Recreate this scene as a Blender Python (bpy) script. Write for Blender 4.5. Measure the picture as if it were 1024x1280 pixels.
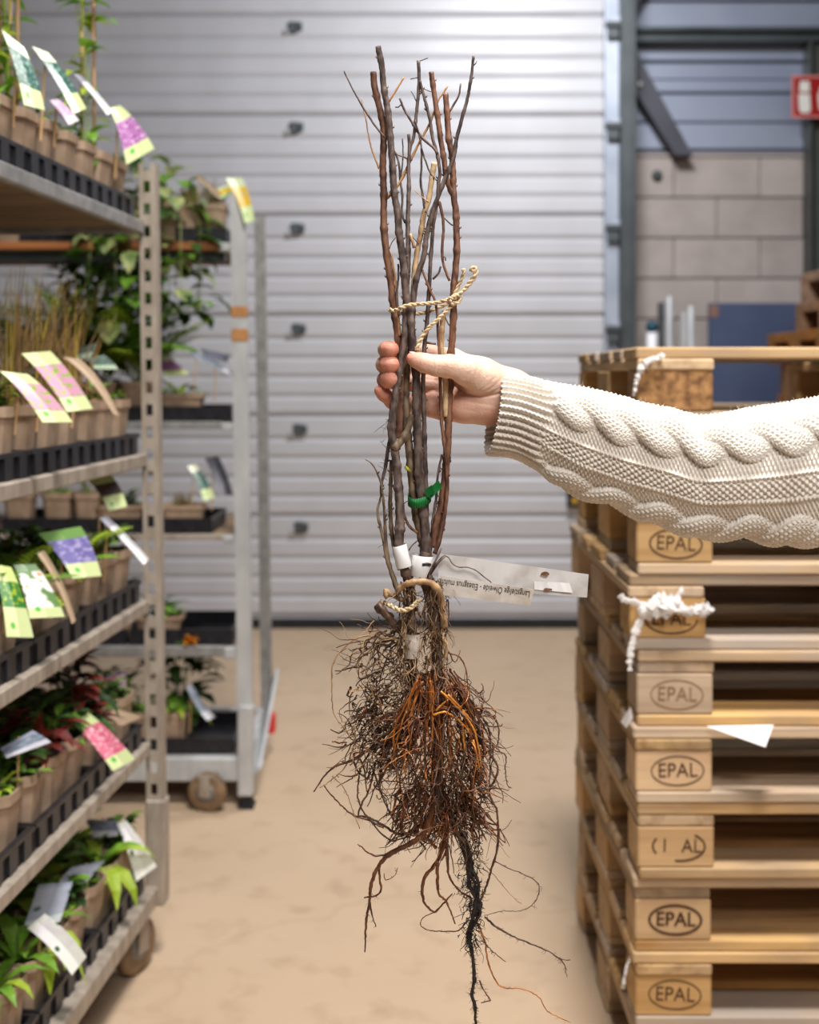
import bpy, math, random
import numpy as np
from mathutils import Vector, Matrix, Euler

for o in list(bpy.data.objects):
    bpy.data.objects.remove(o, do_unlink=True)
scene = bpy.context.scene
COL = scene.collection
rnd = random.Random(11)

# ------------------------------------------------------------------ camera
F = 1507.0          # focal length in pixels of the 1024x1280 frame
EYE = 1.387         # eye height (m)
HOR = 470.0         # pixel row of the horizon
cd = bpy.data.cameras.new('camera')
cd.sensor_fit = 'VERTICAL'; cd.sensor_height = 36.0; cd.sensor_width = 28.8
cd.lens = 36.0 * F / 1280.0
cd.shift_y = -(640.0 - HOR) / 1280.0
cd.clip_start = 0.05; cd.clip_end = 100
cd.dof.use_dof = True; cd.dof.focus_distance = 1.30; cd.dof.aperture_fstop = 4.6
cam = bpy.data.objects.new('camera', cd); COL.objects.link(cam)
cam.location = (0, 0, EYE); cam.rotation_euler = (math.pi / 2, 0, 0)
scene.camera = cam
vs = scene.view_settings
vs.view_transform = 'Standard'; vs.look = 'None'; vs.gamma = 1.0; vs.exposure = 0.0
vs.use_curve_mapping = False

# ------------------------------------------------------------------ world and lamps
w = bpy.data.worlds.new('hall_daylight'); scene.world = w; w.use_nodes = True
bgn = w.node_tree.nodes['Background']
bgn.inputs['Color'].default_value = (0.92, 0.95, 1.0, 1); bgn.inputs['Strength'].default_value = 0.10

def area(name, loc, target, sx, sy, power, color, spread=180):
    l = bpy.data.lights.new(name, 'AREA'); l.shape = 'RECTANGLE'; l.size = sx; l.size_y = sy
    l.energy = power; l.color = color; l.spread = math.radians(spread)      # beam narrowed on purpose, to keep the gate darker
    o = bpy.data.objects.new(name, l); COL.objects.link(o); o.location = loc
    o.rotation_euler = (Vector(target) - Vector(loc)).to_track_quat('-Z', 'Y').to_euler()
    return o
# roof lights of the hall: over the aisle, behind the camera, and one hung by the gate
area('roof_light_aisle', (0.45, 0.95, 5.2), (0.25, 1.7, 0), 0.8, 0.8, 128, (1.0, 0.95, 0.90), 115)
area('roof_light_rear', (0.9, -0.9, 3.5), (0.2, 2.2, 0.9), 1.4, 1.1, 31, (1.0, 0.97, 0.94), 100)
area('roof_light_gate', (0.7, 4.6, 3.8), (0.3, 6.6, 1.2), 0.5, 0.5, 88, (0.94, 0.96, 1.0))

# ------------------------------------------------------------------ helpers
def P(px, py, D=1.30):
    return Vector(((px - 512.0) * D / F, D, EYE - (py - HOR) * D / F))

def srgb(r, g, b):
    def c(v):
        v /= 255.0
        return v / 12.92 if v <= 0.04045 else ((v + 0.055) / 1.055) ** 2.4
    return (c(r), c(g), c(b), 1.0)

class MB:
    """collects geometry for one mesh object"""
    def __init__(self):
        self.v = []; self.f = []; self.m = []; self.uv = {}
    def quadbox(self, corners, mi=0):
        b = len(self.v); self.v += [tuple(c) for c in corners]
        for q in ((0,3,2,1),(4,5,6,7),(0,1,5,4),(1,2,6,5),(2,3,7,6),(3,0,4,7)):
            self.f.append(tuple(b + i for i in q)); self.m.append(mi)
        return self
    def box(self, x0, x1, y0, y1, z0, z1, mi=0):
        return self.quadbox([(x0,y0,z0),(x1,y0,z0),(x1,y1,z0),(x0,y1,z0),(x0,y0,z1),(x1,y0,z1),(x1,y1,z1),(x0,y1,z1)], mi)
    def bbox(self, x0, x1, y0, y1, z0, z1, c=0.003, mi=0):
        """box with chamfered long edges (all 12 edges bevelled)"""
        import bmesh
        b = len(self.v)
        xs = (x0, x1); ys = (y0, y1); zs = (z0, z1)
        idx = {}
        for i in (0,1):
            for j in (0,1):
                for k in (0,1):
                    sx, sy, sz = 1-2*i, 1-2*j, 1-2*k
                    for a in range(3):
                        p = [xs[i] + sx*c, ys[j] + sy*c, zs[k] + sz*c]
                        p[a] = (xs[i], ys[j], zs[k])[a]
                        idx[(i,j,k,a)] = len(self.v); self.v.append(tuple(p))
        def add(q): self.f.append(tuple(q)); self.m.append(mi)
        for i in (0,1):
            q = [idx[(i,0,0,0)], idx[(i,1,0,0)], idx[(i,1,1,0)], idx[(i,0,1,0)]]; add(q if i else q[::-1])
            q = [idx[(0,i,0,1)], idx[(0,i,1,1)], idx[(1,i,1,1)], idx[(1,i,0,1)]]; add(q if i else q[::-1])
            q = [idx[(0,0,i,2)], idx[(1,0,i,2)], idx[(1,1,i,2)], idx[(0,1,i,2)]]; add(q if i else q[::-1])
        for i in (0,1):
            for j in (0,1):
                q = [idx[(i,j,0,0)], idx[(i,j,0,1)], idx[(i,j,1,1)], idx[(i,j,1,0)]]; add(q if (i^j) else q[::-1])
                q = [idx[(i,0,j,0)], idx[(i,0,j,2)], idx[(i,1,j,2)], idx[(i,1,j,0)]]; add(q[::-1] if (i^j) else q)
                q = [idx[(0,i,j,1)], idx[(0,i,j,2)], idx[(1,i,j,2)], idx[(1,i,j,1)]]; add(q if (i^j) else q[::-1])
        for i in (0,1):
            for j in (0,1):
                for k in (0,1):
                    q = [idx[(i,j,k,0)], idx[(i,j,k,1)], idx[(i,j,k,2)]]; add(q if (i+j+k) % 2 == 1 else q[::-1])
        return self
    def tube(self, pts, rad, n=6, mi=0, cap=True, squash=1.0):
        pts = [Vector(p) for p in pts]; N = len(pts)
        if not hasattr(rad, '__len__'): rad = [rad] * N
        b = len(self.v); t0 = (pts[1] - pts[0]).normalized()
        nrm = t0.cross(Vector((0.13, 1, 0.27))).normalized()
        for i in range(N):
            t = (pts[min(i+1, N-1)] - pts[max(i-1, 0)])
            t = t.normalized() if t.length > 1e-9 else t0
            nrm = (nrm - t * nrm.dot(t))
            nrm = nrm.normalized() if nrm.length > 1e-6 else t.orthogonal().normalized()
            bi = t.cross(nrm)
            for k in range(n):
                a = 2 * math.pi * k / n
                self.v.append(tuple(pts[i] + nrm * (math.cos(a) * rad[i]) + bi * (math.sin(a) * rad[i] * squash)))
        for i in range(N - 1):
            for k in range(n):
                k2 = (k + 1) % n
                self.f.append((b+i*n+k, b+i*n+k2, b+(i+1)*n+k2, b+(i+1)*n+k)); self.m.append(mi)
        if cap:
            self.f.append(tuple(b + k for k in range(n))[::-1]); self.m.append(mi)
            self.f.append(tuple(b + (N-1)*n + k for k in range(n))); self.m.append(mi)
        return self
    def lathe(self, prof, org, axis='z', n=20, mi=0):
        b = len(self.v); N = len(prof); org = Vector(org)
        for (r, h) in prof:
            for k in range(n):
                a = 2*math.pi*k/n; c, s = math.cos(a)*r, math.sin(a)*r
                d = {'z': (c, s, h), 'y': (c, h, s), 'x': (h, c, s)}[axis]
                self.v.append(tuple(org + Vector(d)))
        for i in range(N-1):
            for k in range(n):
                k2 = (k+1) % n; self.f.append((b+i*n+k, b+i*n+k2, b+(i+1)*n+k2, b+(i+1)*n+k)); self.m.append(mi)
        self.f.append(tuple(b+k for k in range(n))); self.m.append(mi)
        self.f.append(tuple(b+(N-1)*n+k for k in range(n))); self.m.append(mi)
        return self
    def poly(self, pts, mi=0):
        b = len(self.v); self.v += [tuple(p) for p in pts]
        self.f.append(tuple(range(b, b+len(pts)))); self.m.append(mi); return self
    def slab(self, pts, thick, mi=0):
        """extruded polygon, thick = Vector"""
        b = len(self.v); n = len(pts); t = Vector(thick)
        self.v += [tuple(Vector(p)) for p in pts] + [tuple(Vector(p) + t) for p in pts]
        self.f.append(tuple(range(b, b+n))[::-1]); self.m.append(mi)
        self.f.append(tuple(range(b+n, b+2*n))); self.m.append(mi)
        for k in range(n):
            k2 = (k+1) % n; self.f.append((b+k, b+k2, b+n+k2, b+n+k)); self.m.append(mi)
        return self
    def mesh(self, name, mats, smooth=False, fix=True):
        me = bpy.data.meshes.new(name)
        me.from_pydata(self.v, [], self.f)
        for mm in (mats if isinstance(mats, (list, tuple)) else [mats]): me.materials.append(mm)
        me.polygons.foreach_set('material_index', self.m)
        if smooth: me.polygons.foreach_set('use_smooth', [True] * len(self.f))
        me.validate(); me.update()
        if fix and len(self.f) < 60000:
            import bmesh
            bm = bmesh.new(); bm.from_mesh(me); bmesh.ops.recalc_face_normals(bm, faces=bm.faces); bm.to_mesh(me); bm.free()
        return me
    def obj(self, name, mats, parent=None, smooth=False, fix=True):
        return link(name, self.mesh(name, mats, smooth, fix), parent)

def link(name, data, parent=None, loc=None, rot=None):
    o = bpy.data.objects.new(name, data); COL.objects.link(o)
    if parent is not None: o.parent = parent
    if loc is not None: o.location = loc
    if rot is not None: o.rotation_euler = rot
    return o

def tag(o, label=None, cat=None, group=None, kind=None):
    if label: o['label'] = label
    if cat: o['category'] = cat
    if group: o['group'] = group
    if kind: o['kind'] = kind
    return o

def thing(name, label, cat, loc=(0,0,0), rz=0.0, group=None):
    e = bpy.data.objects.new(name, None); COL.objects.link(e)
    e.empty_display_size = 0.05; e.location = loc; e.rotation_euler = (0, 0, rz)
    return tag(e, label, cat, group)

ORD = ['nearest', 'second', 'third', 'fourth', 'fifth', 'sixth', 'seventh', 'eighth', 'ninth', 'tenth', 'eleventh', 'twelfth', 'thirteenth', 'fourteenth']

def spline(pts, step):
    """Catmull-Rom resample of n-d points at about `step` spacing"""
    A = np.array(pts, float)
    if len(A) < 3:
        L = np.linalg.norm(A[1,:2]-A[0,:2]); n = max(2, int(L/step)+1)
        return [tuple(A[0] + (A[1]-A[0])*k/(n-1)) for k in range(n)]
    E = np.vstack([2*A[0]-A[1], A, 2*A[-1]-A[-2]]); out = []
    for i in range(1, len(E)-2):
        p0, p1, p2, p3 = E[i-1:i+3]
        n = max(1, int(np.linalg.norm(p2-p1)/step))
        for k in range(n):
            t = k/n
            out.append(tuple(0.5*((2*p1)+(-p0+p2)*t+(2*p0-5*p1+4*p2-p3)*t*t+(-p0+3*p1-3*p2+p3)*t**3)))
    out.append(tuple(A[-1])); return out

# ------------------------------------------------------------------ materials
MATS = {}
def nodes(name):
    m = bpy.data.materials.new(name); m.use_nodes = True
    nt = m.node_tree; b = nt.nodes['Principled BSDF']; return m, nt, b
def ramp(nt, stops):
    r = nt.nodes.new('ShaderNodeValToRGB'); cr = r.color_ramp
    while len(cr.elements) < len(stops): cr.elements.new(0.5)
    for e, (p, c) in zip(cr.elements, stops): e.position = p; e.color = c
    return r
def mat(name, c1, c2=None, scale=(8,8,8), rough=0.6, metal=0.0, bump=0.0, bscale=None, detail=5, lo=0.35, hi=0.65,
        rand=0.0, sss=0.0, trans=0.0, coord='Object', spec=0.5, dist=0.002):
    """noise-mixed two-colour material; rand = per-object brightness spread; trans = share of light passing a thin sheet"""
    if name in MATS: return MATS[name]
    m, nt, b = nodes(name); N = nt.nodes; L = nt.links
    c2 = c2 or c1
    tc = N.new('ShaderNodeTexCoord'); mp = N.new('ShaderNodeMapping'); L.new(tc.outputs[coord], mp.inputs['Vector'])
    mp.inputs['Scale'].default_value = scale
    nz = N.new('ShaderNodeTexNoise'); nz.inputs['Detail'].default_value = detail; nz.inputs['Scale'].default_value = 1.0
    oi = N.new('ShaderNodeObjectInfo')
    if rand:
        mul = N.new('ShaderNodeVectorMath'); mul.operation = 'ADD'
        sc = N.new('ShaderNodeMath'); sc.operation = 'MULTIPLY'; sc.inputs[1].default_value = 37.0; L.new(oi.outputs['Random'], sc.inputs[0])
        L.new(mp.outputs[0], mul.inputs[0]); L.new(sc.outputs[0], mul.inputs[1]); L.new(mul.outputs[0], nz.inputs['Vector'])
    else: L.new(mp.outputs[0], nz.inputs['Vector'])
    r = ramp(nt, [(lo, c1), (hi, c2)]); L.new(nz.outputs['Fac'], r.inputs['Fac'])
    col = r.outputs['Color']
    if rand:
        hs = N.new('ShaderNodeHueSaturation'); mr = N.new('ShaderNodeMapRange')
        mr.inputs['To Min'].default_value = 1-rand; mr.inputs['To Max'].default_value = 1+rand
        L.new(oi.outputs['Random'], mr.inputs['Value']); L.new(mr.outputs[0], hs.inputs['Value']); L.new(col, hs.inputs['Color']); col = hs.outputs['Color']
    L.new(col, b.inputs['Base Color'])
    b.inputs['Roughness'].default_value = rough; b.inputs['Metallic'].default_value = metal
    b.inputs['Specular IOR Level'].default_value = spec
    if sss: b.inputs['Subsurface Weight'].default_value = sss
    if bump:
        bp = N.new('ShaderNodeBump'); bp.inputs['Strength'].default_value = bump; bp.inputs['Distance'].default_value = dist
        if bscale:
            n2 = N.new('ShaderNodeTexNoise'); n2.inputs['Detail'].default_value = 4; n2.inputs['Scale'].default_value = 1
            m2 = N.new('ShaderNodeMapping'); m2.inputs['Scale'].default_value = bscale
            L.new(tc.outputs[coord], m2.inputs['Vector']); L.new(m2.outputs[0], n2.inputs['Vector']); L.new(n2.outputs['Fac'], bp.inputs['Height'])
        else: L.new(nz.outputs['Fac'], bp.inputs['Height'])
        L.new(bp.outputs[0], b.inputs['Normal'])
    if trans:
        tr = N.new('ShaderNodeBsdfTranslucent'); L.new(col, tr.inputs['Color'])
        mx = N.new('ShaderNodeMixShader'); mx.inputs[0].default_value = trans
        out = N['Material Output']; L.new(b.outputs[0], mx.inputs[1]); L.new(tr.outputs[0], mx.inputs[2]); L.new(mx.outputs[0], out.inputs[0])
    MATS[name] = m; return m

M_door = mat('door_painted_steel', srgb(184,183,186), srgb(192,191,195), (3,3,3), 0.42, 0.0, 0.05, (60,60,60), rand=0.0)
M_galv = mat('galvanised_steel', srgb(150,150,150), srgb(178,178,176), (30,30,30), 0.42, 0.55, 0.1)
M_galvdull = mat('dull_galvanised_steel', srgb(150,138,126), srgb(176,165,152), (40,40,12), 0.55, 0.2, 0.15)
M_palegrey = mat('pale_grey_tube', srgb(176,178,180), srgb(196,198,198), (20,20,8), 0.45, 0.15)
M_darksteel = mat('dark_grey_steel', srgb(62,68,70), srgb(78,84,86), (6,6,6), 0.5, 0.2)
M_track = mat('track_zinc', srgb(150,158,172), srgb(172,178,190), (5,5,5), 0.4, 0.3)
M_brace = mat('brace_steel', srgb(58,58,68), srgb(70,70,80), (5,5,5), 0.5)
M_black = mat('black_plastic', srgb(24,24,28), srgb(36,36,42), (20,20,20), 0.38)
M_rubber = mat('black_rubber', srgb(18,19,24), srgb(28,29,34), (12,12,12), 0.7)
M_panelwall = mat('blue_grey_wall_panel', srgb(150,158,178), srgb(166,172,188), (1.5,1.5,1.5), 0.35, 0.2)
M_block = mat('concrete_block', srgb(168,156,150), srgb(182,170,164), (5,5,5), 0.9, 0, 0.2, (60,60,60), rand=0.05)
M_mortar = mat('mortar', srgb(128,116,108), srgb(142,130,122), (20,20,20), 0.95)
M_ply = mat('shelf_plywood', srgb(104,84,62), srgb(132,108,80), (3,20,20), 0.7)
M_orangewood = mat('varnished_shelf_edge', srgb(176,112,62), srgb(150,90,48), (3,30,30), 0.5)
M_pot = mat('taupe_pot', srgb(146,123,102), srgb(168,144,122), (30,30,30), 0.75, 0, 0.1, rand=0.07)
M_soil = mat('potting_soil', srgb(38,28,22), srgb(66,48,36), (90,90,90), 0.95, 0, 0.6)
M_cane = mat('bamboo_cane', srgb(196,160,122), srgb(168,126,92), (20,20,8), 0.6)
M_stake = mat('label_stick', srgb(190,152,104), srgb(208,172,126), (30,30,10), 0.7)
M_wheel = mat('caster_wheel_tan', srgb(108,86,64), srgb(140,114,86), (25,25,25), 0.6)
M_wheelhub = mat('caster_hub_grey', srgb(112,110,108), srgb(140,138,134), (25,25,25), 0.5, 0.4)
M_red = mat('red_plastic', srgb(214,52,48), srgb(220,60,54), (5,5,5), 0.4)
M_tape = mat('brown_tape', srgb(168,116,66), srgb(186,136,84), (40,40,40), 0.5)
M_teal = mat('teal_plastic', srgb(20,72,92), None, rough=0.4)
M_bluebd = mat('slate_blue_board', srgb(62,74,104), srgb(70,82,112), (4,4,4), 0.7)
M_film = mat('stretch_film', srgb(236,234,234), srgb(250,248,246), (40,40,40), 0.25, trans=0.35)
M_paper = mat('white_paper', srgb(240,238,242), srgb(246,245,246), (10,10,10), 0.6)
M_yellow = mat('warning_yellow', srgb(206,158,30), None, rough=0.5)
# ------------------------------------------------------------------ the setting
def floor_material():
    m, nt, b = nodes('beige_concrete_floor'); N = nt.nodes; L = nt.links
    tc = N.new('ShaderNodeTexCoord')
    n1 = N.new('ShaderNodeTexNoise'); n1.inputs['Scale'].default_value = 1.3; n1.inputs['Detail'].default_value = 6; n1.inputs['Roughness'].default_value = 0.6
    n2 = N.new('ShaderNodeTexNoise'); n2.inputs['Scale'].default_value = 9; n2.inputs['Detail'].default_value = 8
    n3 = N.new('ShaderNodeTexNoise'); n3.inputs['Scale'].default_value = 160; n3.inputs['Detail'].default_value = 2
    for n in (n1, n2, n3): L.new(tc.outputs['Object'], n.inputs['Vector'])
    r1 = ramp(nt, [(0.3, srgb(183,160,134)), (0.7, srgb(195,171,145))]); L.new(n1.outputs[0], r1.inputs[0])
    r2 = ramp(nt, [(0.26, srgb(196,182,168)), (0.46, srgb(255,255,255))]); L.new(n2.outputs[0], r2.inputs[0])
    mx = N.new('ShaderNodeMix'); mx.data_type = 'RGBA'; mx.blend_type = 'MULTIPLY'; mx.inputs[0].default_value = 0.35
    L.new(r1.outputs[0], mx.inputs[6]); L.new(r2.outputs[0], mx.inputs[7])
    # sparse dark scuffs
    v = N.new('ShaderNodeTexVoronoi'); v.feature = 'DISTANCE_TO_EDGE'; v.inputs['Scale'].default_value = 0.55
    nw = N.new('ShaderNodeMix'); nw.data_type = 'RGBA'; nw.blend_type = 'LINEAR_LIGHT'; nw.inputs[0].default_value = 0.35
    L.new(tc.outputs['Object'], nw.inputs[6]); L.new(n1.outputs['Color'], nw.inputs[7]); L.new(nw.outputs[2], v.inputs['Vector'])
    r3 = ramp(nt, [(0.0, srgb(176,160,142)), (0.012, srgb(255,255,255))]); L.new(v.outputs['Distance'], r3.inputs[0])
    m2 = N.new('ShaderNodeMix'); m2.data_type = 'RGBA'; m2.blend_type = 'MULTIPLY'; m2.inputs[0].default_value = 0.12
    L.new(mx.outputs[2], m2.inputs[6]); L.new(r3.outputs[0], m2.inputs[7])
    L.new(m2.outputs[2], b.inputs['Base Color']); b.inputs['Roughness'].default_value = 0.72; b.inputs['Specular IOR Level'].default_value = 0.25
    bp = N.new('ShaderNodeBump'); bp.inputs['Strength'].default_value = 0.12; bp.inputs['Distance'].default_value = 0.002
    L.new(n3.outputs[0], bp.inputs['Height']); L.new(bp.outputs[0], b.inputs['Normal'])
    return m
M_floor = floor_material()
tag(MB().box(-6, 6, -5, 7.4, -0.12, 0).obj('floor', M_floor), kind='structure')

DD = 6.64; K = DD / F             # sectional gate plane
def dz(py): return EYE - (py - HOR) * K
def dx(px): return (px - 512) * K
door = tag(bpy.data.objects.new('door_1', None), kind='structure'); COL.objects.link(door); door.location = (0, DD, 0)
door['label'] = 'pale grey sectional gate of ribbed horizontal panels'
XL, XR = -3.1, dx(754)
sec_h = 125 * K
ztop0 = dz(20)                    # one rib line of the gate
# ribs: five per section, the section joint a little deeper
def section_mesh():
    mb = MB(); z = 0.0; prof = []
    hts = [24.0, 24.0, 24.0, 24.0, 29.0]
    acc = 0.0
    for i, h in enumerate(hts):
        z0 = acc * K; z1 = (acc + h) * K
        d = 0.018 if i == 0 else 0.013
        prof += [(0.0 if i else 0.006, z0 + 0.001), (-d * 0.55, z0 + 0.013), (-d, z0 + 0.024), (-d * 1.02, (z0 + z1) / 2), (-d, z1 - 0.016), (-d * 0.5, z1 - 0.007)]
        acc += h
    prof.append((0.0, acc * K - 0.001))
    prof = [(0.05, prof[0][1])] + prof + [(0.05, prof[-1][1])]
    n = len(prof)
    mb.v = [(XL, y, zz) for (y, zz) in prof] + [(XR, y, zz) for (y, zz) in prof]
    for i in range(n):
        j = (i + 1) % n; mb.f.append((i, j, n + j, n + i)); mb.m.append(0)
    mb.f.append(tuple(range(n))); mb.m.append(0); mb.f.append(tuple(range(n, 2*n))[::-1]); mb.m.append(0)
    return mb.mesh('gate_panel', M_door)
me = section_mesh()
zb = dz(770)
rng = [zb + i * sec_h for i in range(-1, 7)]
for z in rng[1:]:
    link('gate_panel', me, door, (0, 0, z))
# bottom closing piece and rubber seal
MB().box(XL, XR, -0.012, 0.05, 0.055, zb - 0.001).obj('bottom_rail', M_door, door)
MB().box(XL, XR, -0.02, 0.05, 0.0, 0.053).obj('bottom_seal', M_rubber, door)
# stamped hinge plates on the joints
hm = MB().bbox(-0.030, 0.018, -0.034, -0.006, -0.045, 0.018, 0.004).bbox(0.020, 0.046, -0.046, -0.006, -0.03, 0.012, 0.004).mesh('hinge', [M_darksteel])
M_hinge_hi = mat('hinge_highlight_steel', srgb(210,212,214), None, rough=0.3, metal=0.5)
h2 = MB().bbox(-0.052, -0.030, -0.036, -0.006, -0.05, -0.022, 0.004).mesh('hinge_highlight', [M_hinge_hi])  # pale block puts the highlight on each hinge into colour
for hx in (368, -10):
    for hy in (35, 160, 286, 411, 536, 658):
        ho = link('hinge', hm, door, (dx(hx + (hy - 35) * 0.012), 0, dz(hy) + 0.01))
        link('hinge_highlight', h2, ho)
# gate post: zinc track with roller brackets, dark steel column
tr = tag(bpy.data.objects.new('trim_1', None), kind='structure'); COL.objects.link(tr); tr.location = (0, DD, 0)
tr['label'] = 'vertical zinc guide track with dark post beside gate'
ZT = dz(-60)
MB().box(dx(755), dx(773), -0.05, 0.04, 0, ZT).obj('guide_track', M_track, tr)
MB().box(dx(753.5), dx(757), -0.075, -0.04, 0, ZT).obj('track_lip', M_track, tr)
MB().box(dx(773.5), dx(786), -0.12, 0.12, 0, ZT).box(dx(786), dx(789), -0.14, 0.14, 0, ZT).box(dx(771.5), dx(774.5), -0.14, 0.14, 0, ZT).obj('steel_post', M_darksteel, tr)
bm_ = MB().bbox(-0.045, 0.045, -0.10, -0.045, -0.012, 0.012, 0.003).bbox(-0.035, 0.03, -0.09, -0.05, -0.075, -0.02, 0.004).mesh('roller_bracket', M_darksteel)
bl_ = MB().bbox(-0.03, 0.035, -0.095, -0.05, 0.014, 0.04, 0.003).mesh('bracket_plate', M_track)
for hy in (36, 161, 287, 412, 537, 660):
    o = link('roller_bracket', bm_, tr, (dx(764), 0, dz(hy)))
    link('bracket_plate', bl_, o)

# wall behind: block plinth with blue-grey panels above, beam, brace, column
DW = 7.0; KW = DW / F
def wz(py): return EYE - (py - HOR) * KW
def wx(px): return (px - 512) * KW
wall = tag(bpy.data.objects.new('wall_back', None), kind='structure'); COL.objects.link(wall); wall.location = (0, DW, 0)
wall['label'] = 'hall wall of concrete blocks under blue grey panels'
MB().box(-6, 6, 0.10, 0.3, 0, wz(-220)).obj('wall_core', M_mortar, wall)
MB().box(-6, dx(700), -0.25, 0.1, rng[-1] + sec_h + 0.02, wz(-220)).obj('gate_lintel', M_panelwall, wall)
MB().box(-6, XL - 0.05, -0.25, 0.1, 0, wz(-220)).obj('wall_return', M_panelwall, wall)
brick = MB().bbox(0, 106.5 * KW - 0.004, -0.09, 0.1, 0, 50 * KW - 0.007, 0.005).mesh('concrete_block', M_block)
x_start = wx(892) - 4 * 106.5 * KW
for r in range(-2, 12):
    z0 = wz(199 + 50 * (r + 3) - 100)
    if z0 < -0.1 or wz(199) < z0 + 0.01: continue
    for c in range(2, 9):
        off = 0 if r % 2 else -0.5
        bx = wx(892) + (c - 5 + off) * 106.5 * KW
        if bx + 0.4 < wx(778): continue
        link('concrete_block', brick, wall, (bx, 0, z0 if z0 > 0 else 0.0))
MB().bbox(wx(770), wx(1240), -0.10, 0.1, wz(199.5), wz(195.5), 0.003).obj('wall_cap', M_block, wall)
edges = [194.5, 190, 156, 120, 103, 81, 52, 5, -40, -85, -130]
for i in range(len(edges) - 1):
    a, b = edges[i], edges[i+1]
    d = [-0.06, -0.075, -0.07, -0.085, -0.06, -0.085, -0.05, -0.075, -0.075, -0.075][i]
    MB().bbox(wx(770), wx(1240), d, 0.1, wz(a) + 0.004, wz(b) - 0.006, 0.006).obj('wall_panel', M_panelwall, wall)
tr2 = tag(bpy.data.objects.new('trim_2', None), kind='structure'); COL.objects.link(tr2); tr2.location = (0, DW - 0.16, 0)
tr2['label'] = 'dark steel beam, diagonal brace and column on the wall'
K2 = (DW - 0.16) / F
def ex(px): return (px - 512) * K2
def ez(py): return EYE - (py - HOR) * K2
MB().box(ex(788), ex(1240), -0.05, 0.07, ez(41), ez(36)).box(ex(788), ex(1240), 0.0, 0.04, ez(50), ez(41)).box(ex(788), ex(1240), -0.05, 0.07, ez(54), ez(50)).obj('beam', M_darksteel, tr2)
M_col = mat('column_steel', srgb(66,70,66), srgb(80,82,76), (6,6,6), 0.5)
MB().box(ex(1009), ex(1012), -0.05, 0.07, 0, ez(54)).box(ex(1012), ex(1030), 0.0, 0.03, 0, ez(54)).box(ex(1030), ex(1033), -0.05, 0.07, 0, ez(54)).obj('column', M_col, tr2)
MB().slab([(ex(781), -0.06, ez(72)), (ex(790), -0.06, ez(62)), (ex(863), -0.06, ez(196)), (ex(842), -0.06, ez(196)), (ex(781), -0.06, ez(100))], (0, 0.05, 0)).obj('brace', M_brace, tr2)
MB().slab([(ex(788), -0.06, ez(24)), (ex(788), -0.06, ez(4)), (ex(802), -0.06, ez(-20)), (ex(812), -0.06, ez(-20))], (0, 0.05, 0)).obj('brace', M_brace, tr2)
bt = MB().lathe([(0.018, 0), (0.018, -0.012), (0.010, -0.02)], (0, 0, 0), 'y', 10).mesh('bolt', M_galv)
for (bx, by) in ((797, 109), (789, 87)): link('bolt', bt, tr2, (ex(bx), -0.06, ez(by)))
# red fire-equipment sign
sg = thing('fire_sign', 'red and white fire equipment sign high on the column', 'sign', (ex(1010), DW - 0.26, ez(126)))
M_signred = mat('sign_red', srgb(150,18,16), srgb(160,24,20), (4,4,4), 0.4)
sw, sh = 52 * K2, 52 * K2
MB().bbox(-27*K2, 27*K2, 0.0, 0.008, -26*K2, 26*K2, 0.002).obj('sign_plate', M_signred, sg)
MB().box(-27*K2, -24.5*K2, -0.002, 0, -26*K2, 26*K2).box(24.5*K2, 27*K2, -0.002, 0, -26*K2, 26*K2).box(-24.5*K2, 24.5*K2, -0.002, 0, 23.5*K2, 26*K2).box(-24.5*K2, 24.5*K2, -0.002, 0, -26*K2, -23.5*K2).obj('sign_border', mat('sign_faded_red', srgb(214,130,124), None, rough=0.5), sg)
M_signw = mat('sign_white', srgb(226,224,214), None, rough=0.5)
ext = MB()
ext.slab([(-17*K2, -0.003, 19*K2), (-6*K2, -0.003, 19*K2), (-5*K2, -0.003, 6*K2), (-18*K2, -0.003, 6*K2)], (0, 0.003, 0))
ext.slab([(-19*K2, -0.003, 3.5*K2), (-5*K2, -0.003, 3.5*K2), (-4*K2, -0.003, -16*K2), (-6*K2, -0.003, -20*K2), (-16*K2, -0.003, -20*K2), (-18*K2, -0.003, -16*K2)], (0, 0.003, 0))
ext.obj('extinguisher_symbol', M_signw, sg)
fl = MB(); fl.slab([(7*K2, -0.003, -16*K2), (5*K2, -0.003, 0), (9*K2, -0.003, 14*K2), (11*K2, -0.003, 4*K2), (15*K2, -0.003, 18*K2), (19*K2, -0.003, 2*K2), (21*K2, -0.003, -10*K2), (16*K2, -0.003, -19*K2)], (0, 0.003, 0))
fl.obj('flame_symbol', M_signw, sg)
# drilled hole / fitting in the block wall
wf = MB().lathe([(0.03, 0.0), (0.03, -0.02), (0.012, -0.035)], (wx(817), DW - 0.09, wz(223)), 'y', 12).obj('wall_fitting', M_darksteel)
tag(wf, 'small dark round fitting on the block wall', 'fitting')
# black and yellow corner guard clipped on the gate
DG = DD - 0.03
gd = thing('gate_stop', 'small black and yellow stop fixed low on the gate', 'gate stop', (dx(720), DD - 0.02, dz(632)))
MB().bbox(-0.055, 0.055, -0.05, -0.001, 0, 0.085, 0.006).obj('stop_body', M_black, gd)
MB().bbox(-0.03, -0.005, -0.053, -0.05, 0.02, 0.05, 0.001).obj('yellow_mark', M_yellow, gd)

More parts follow.
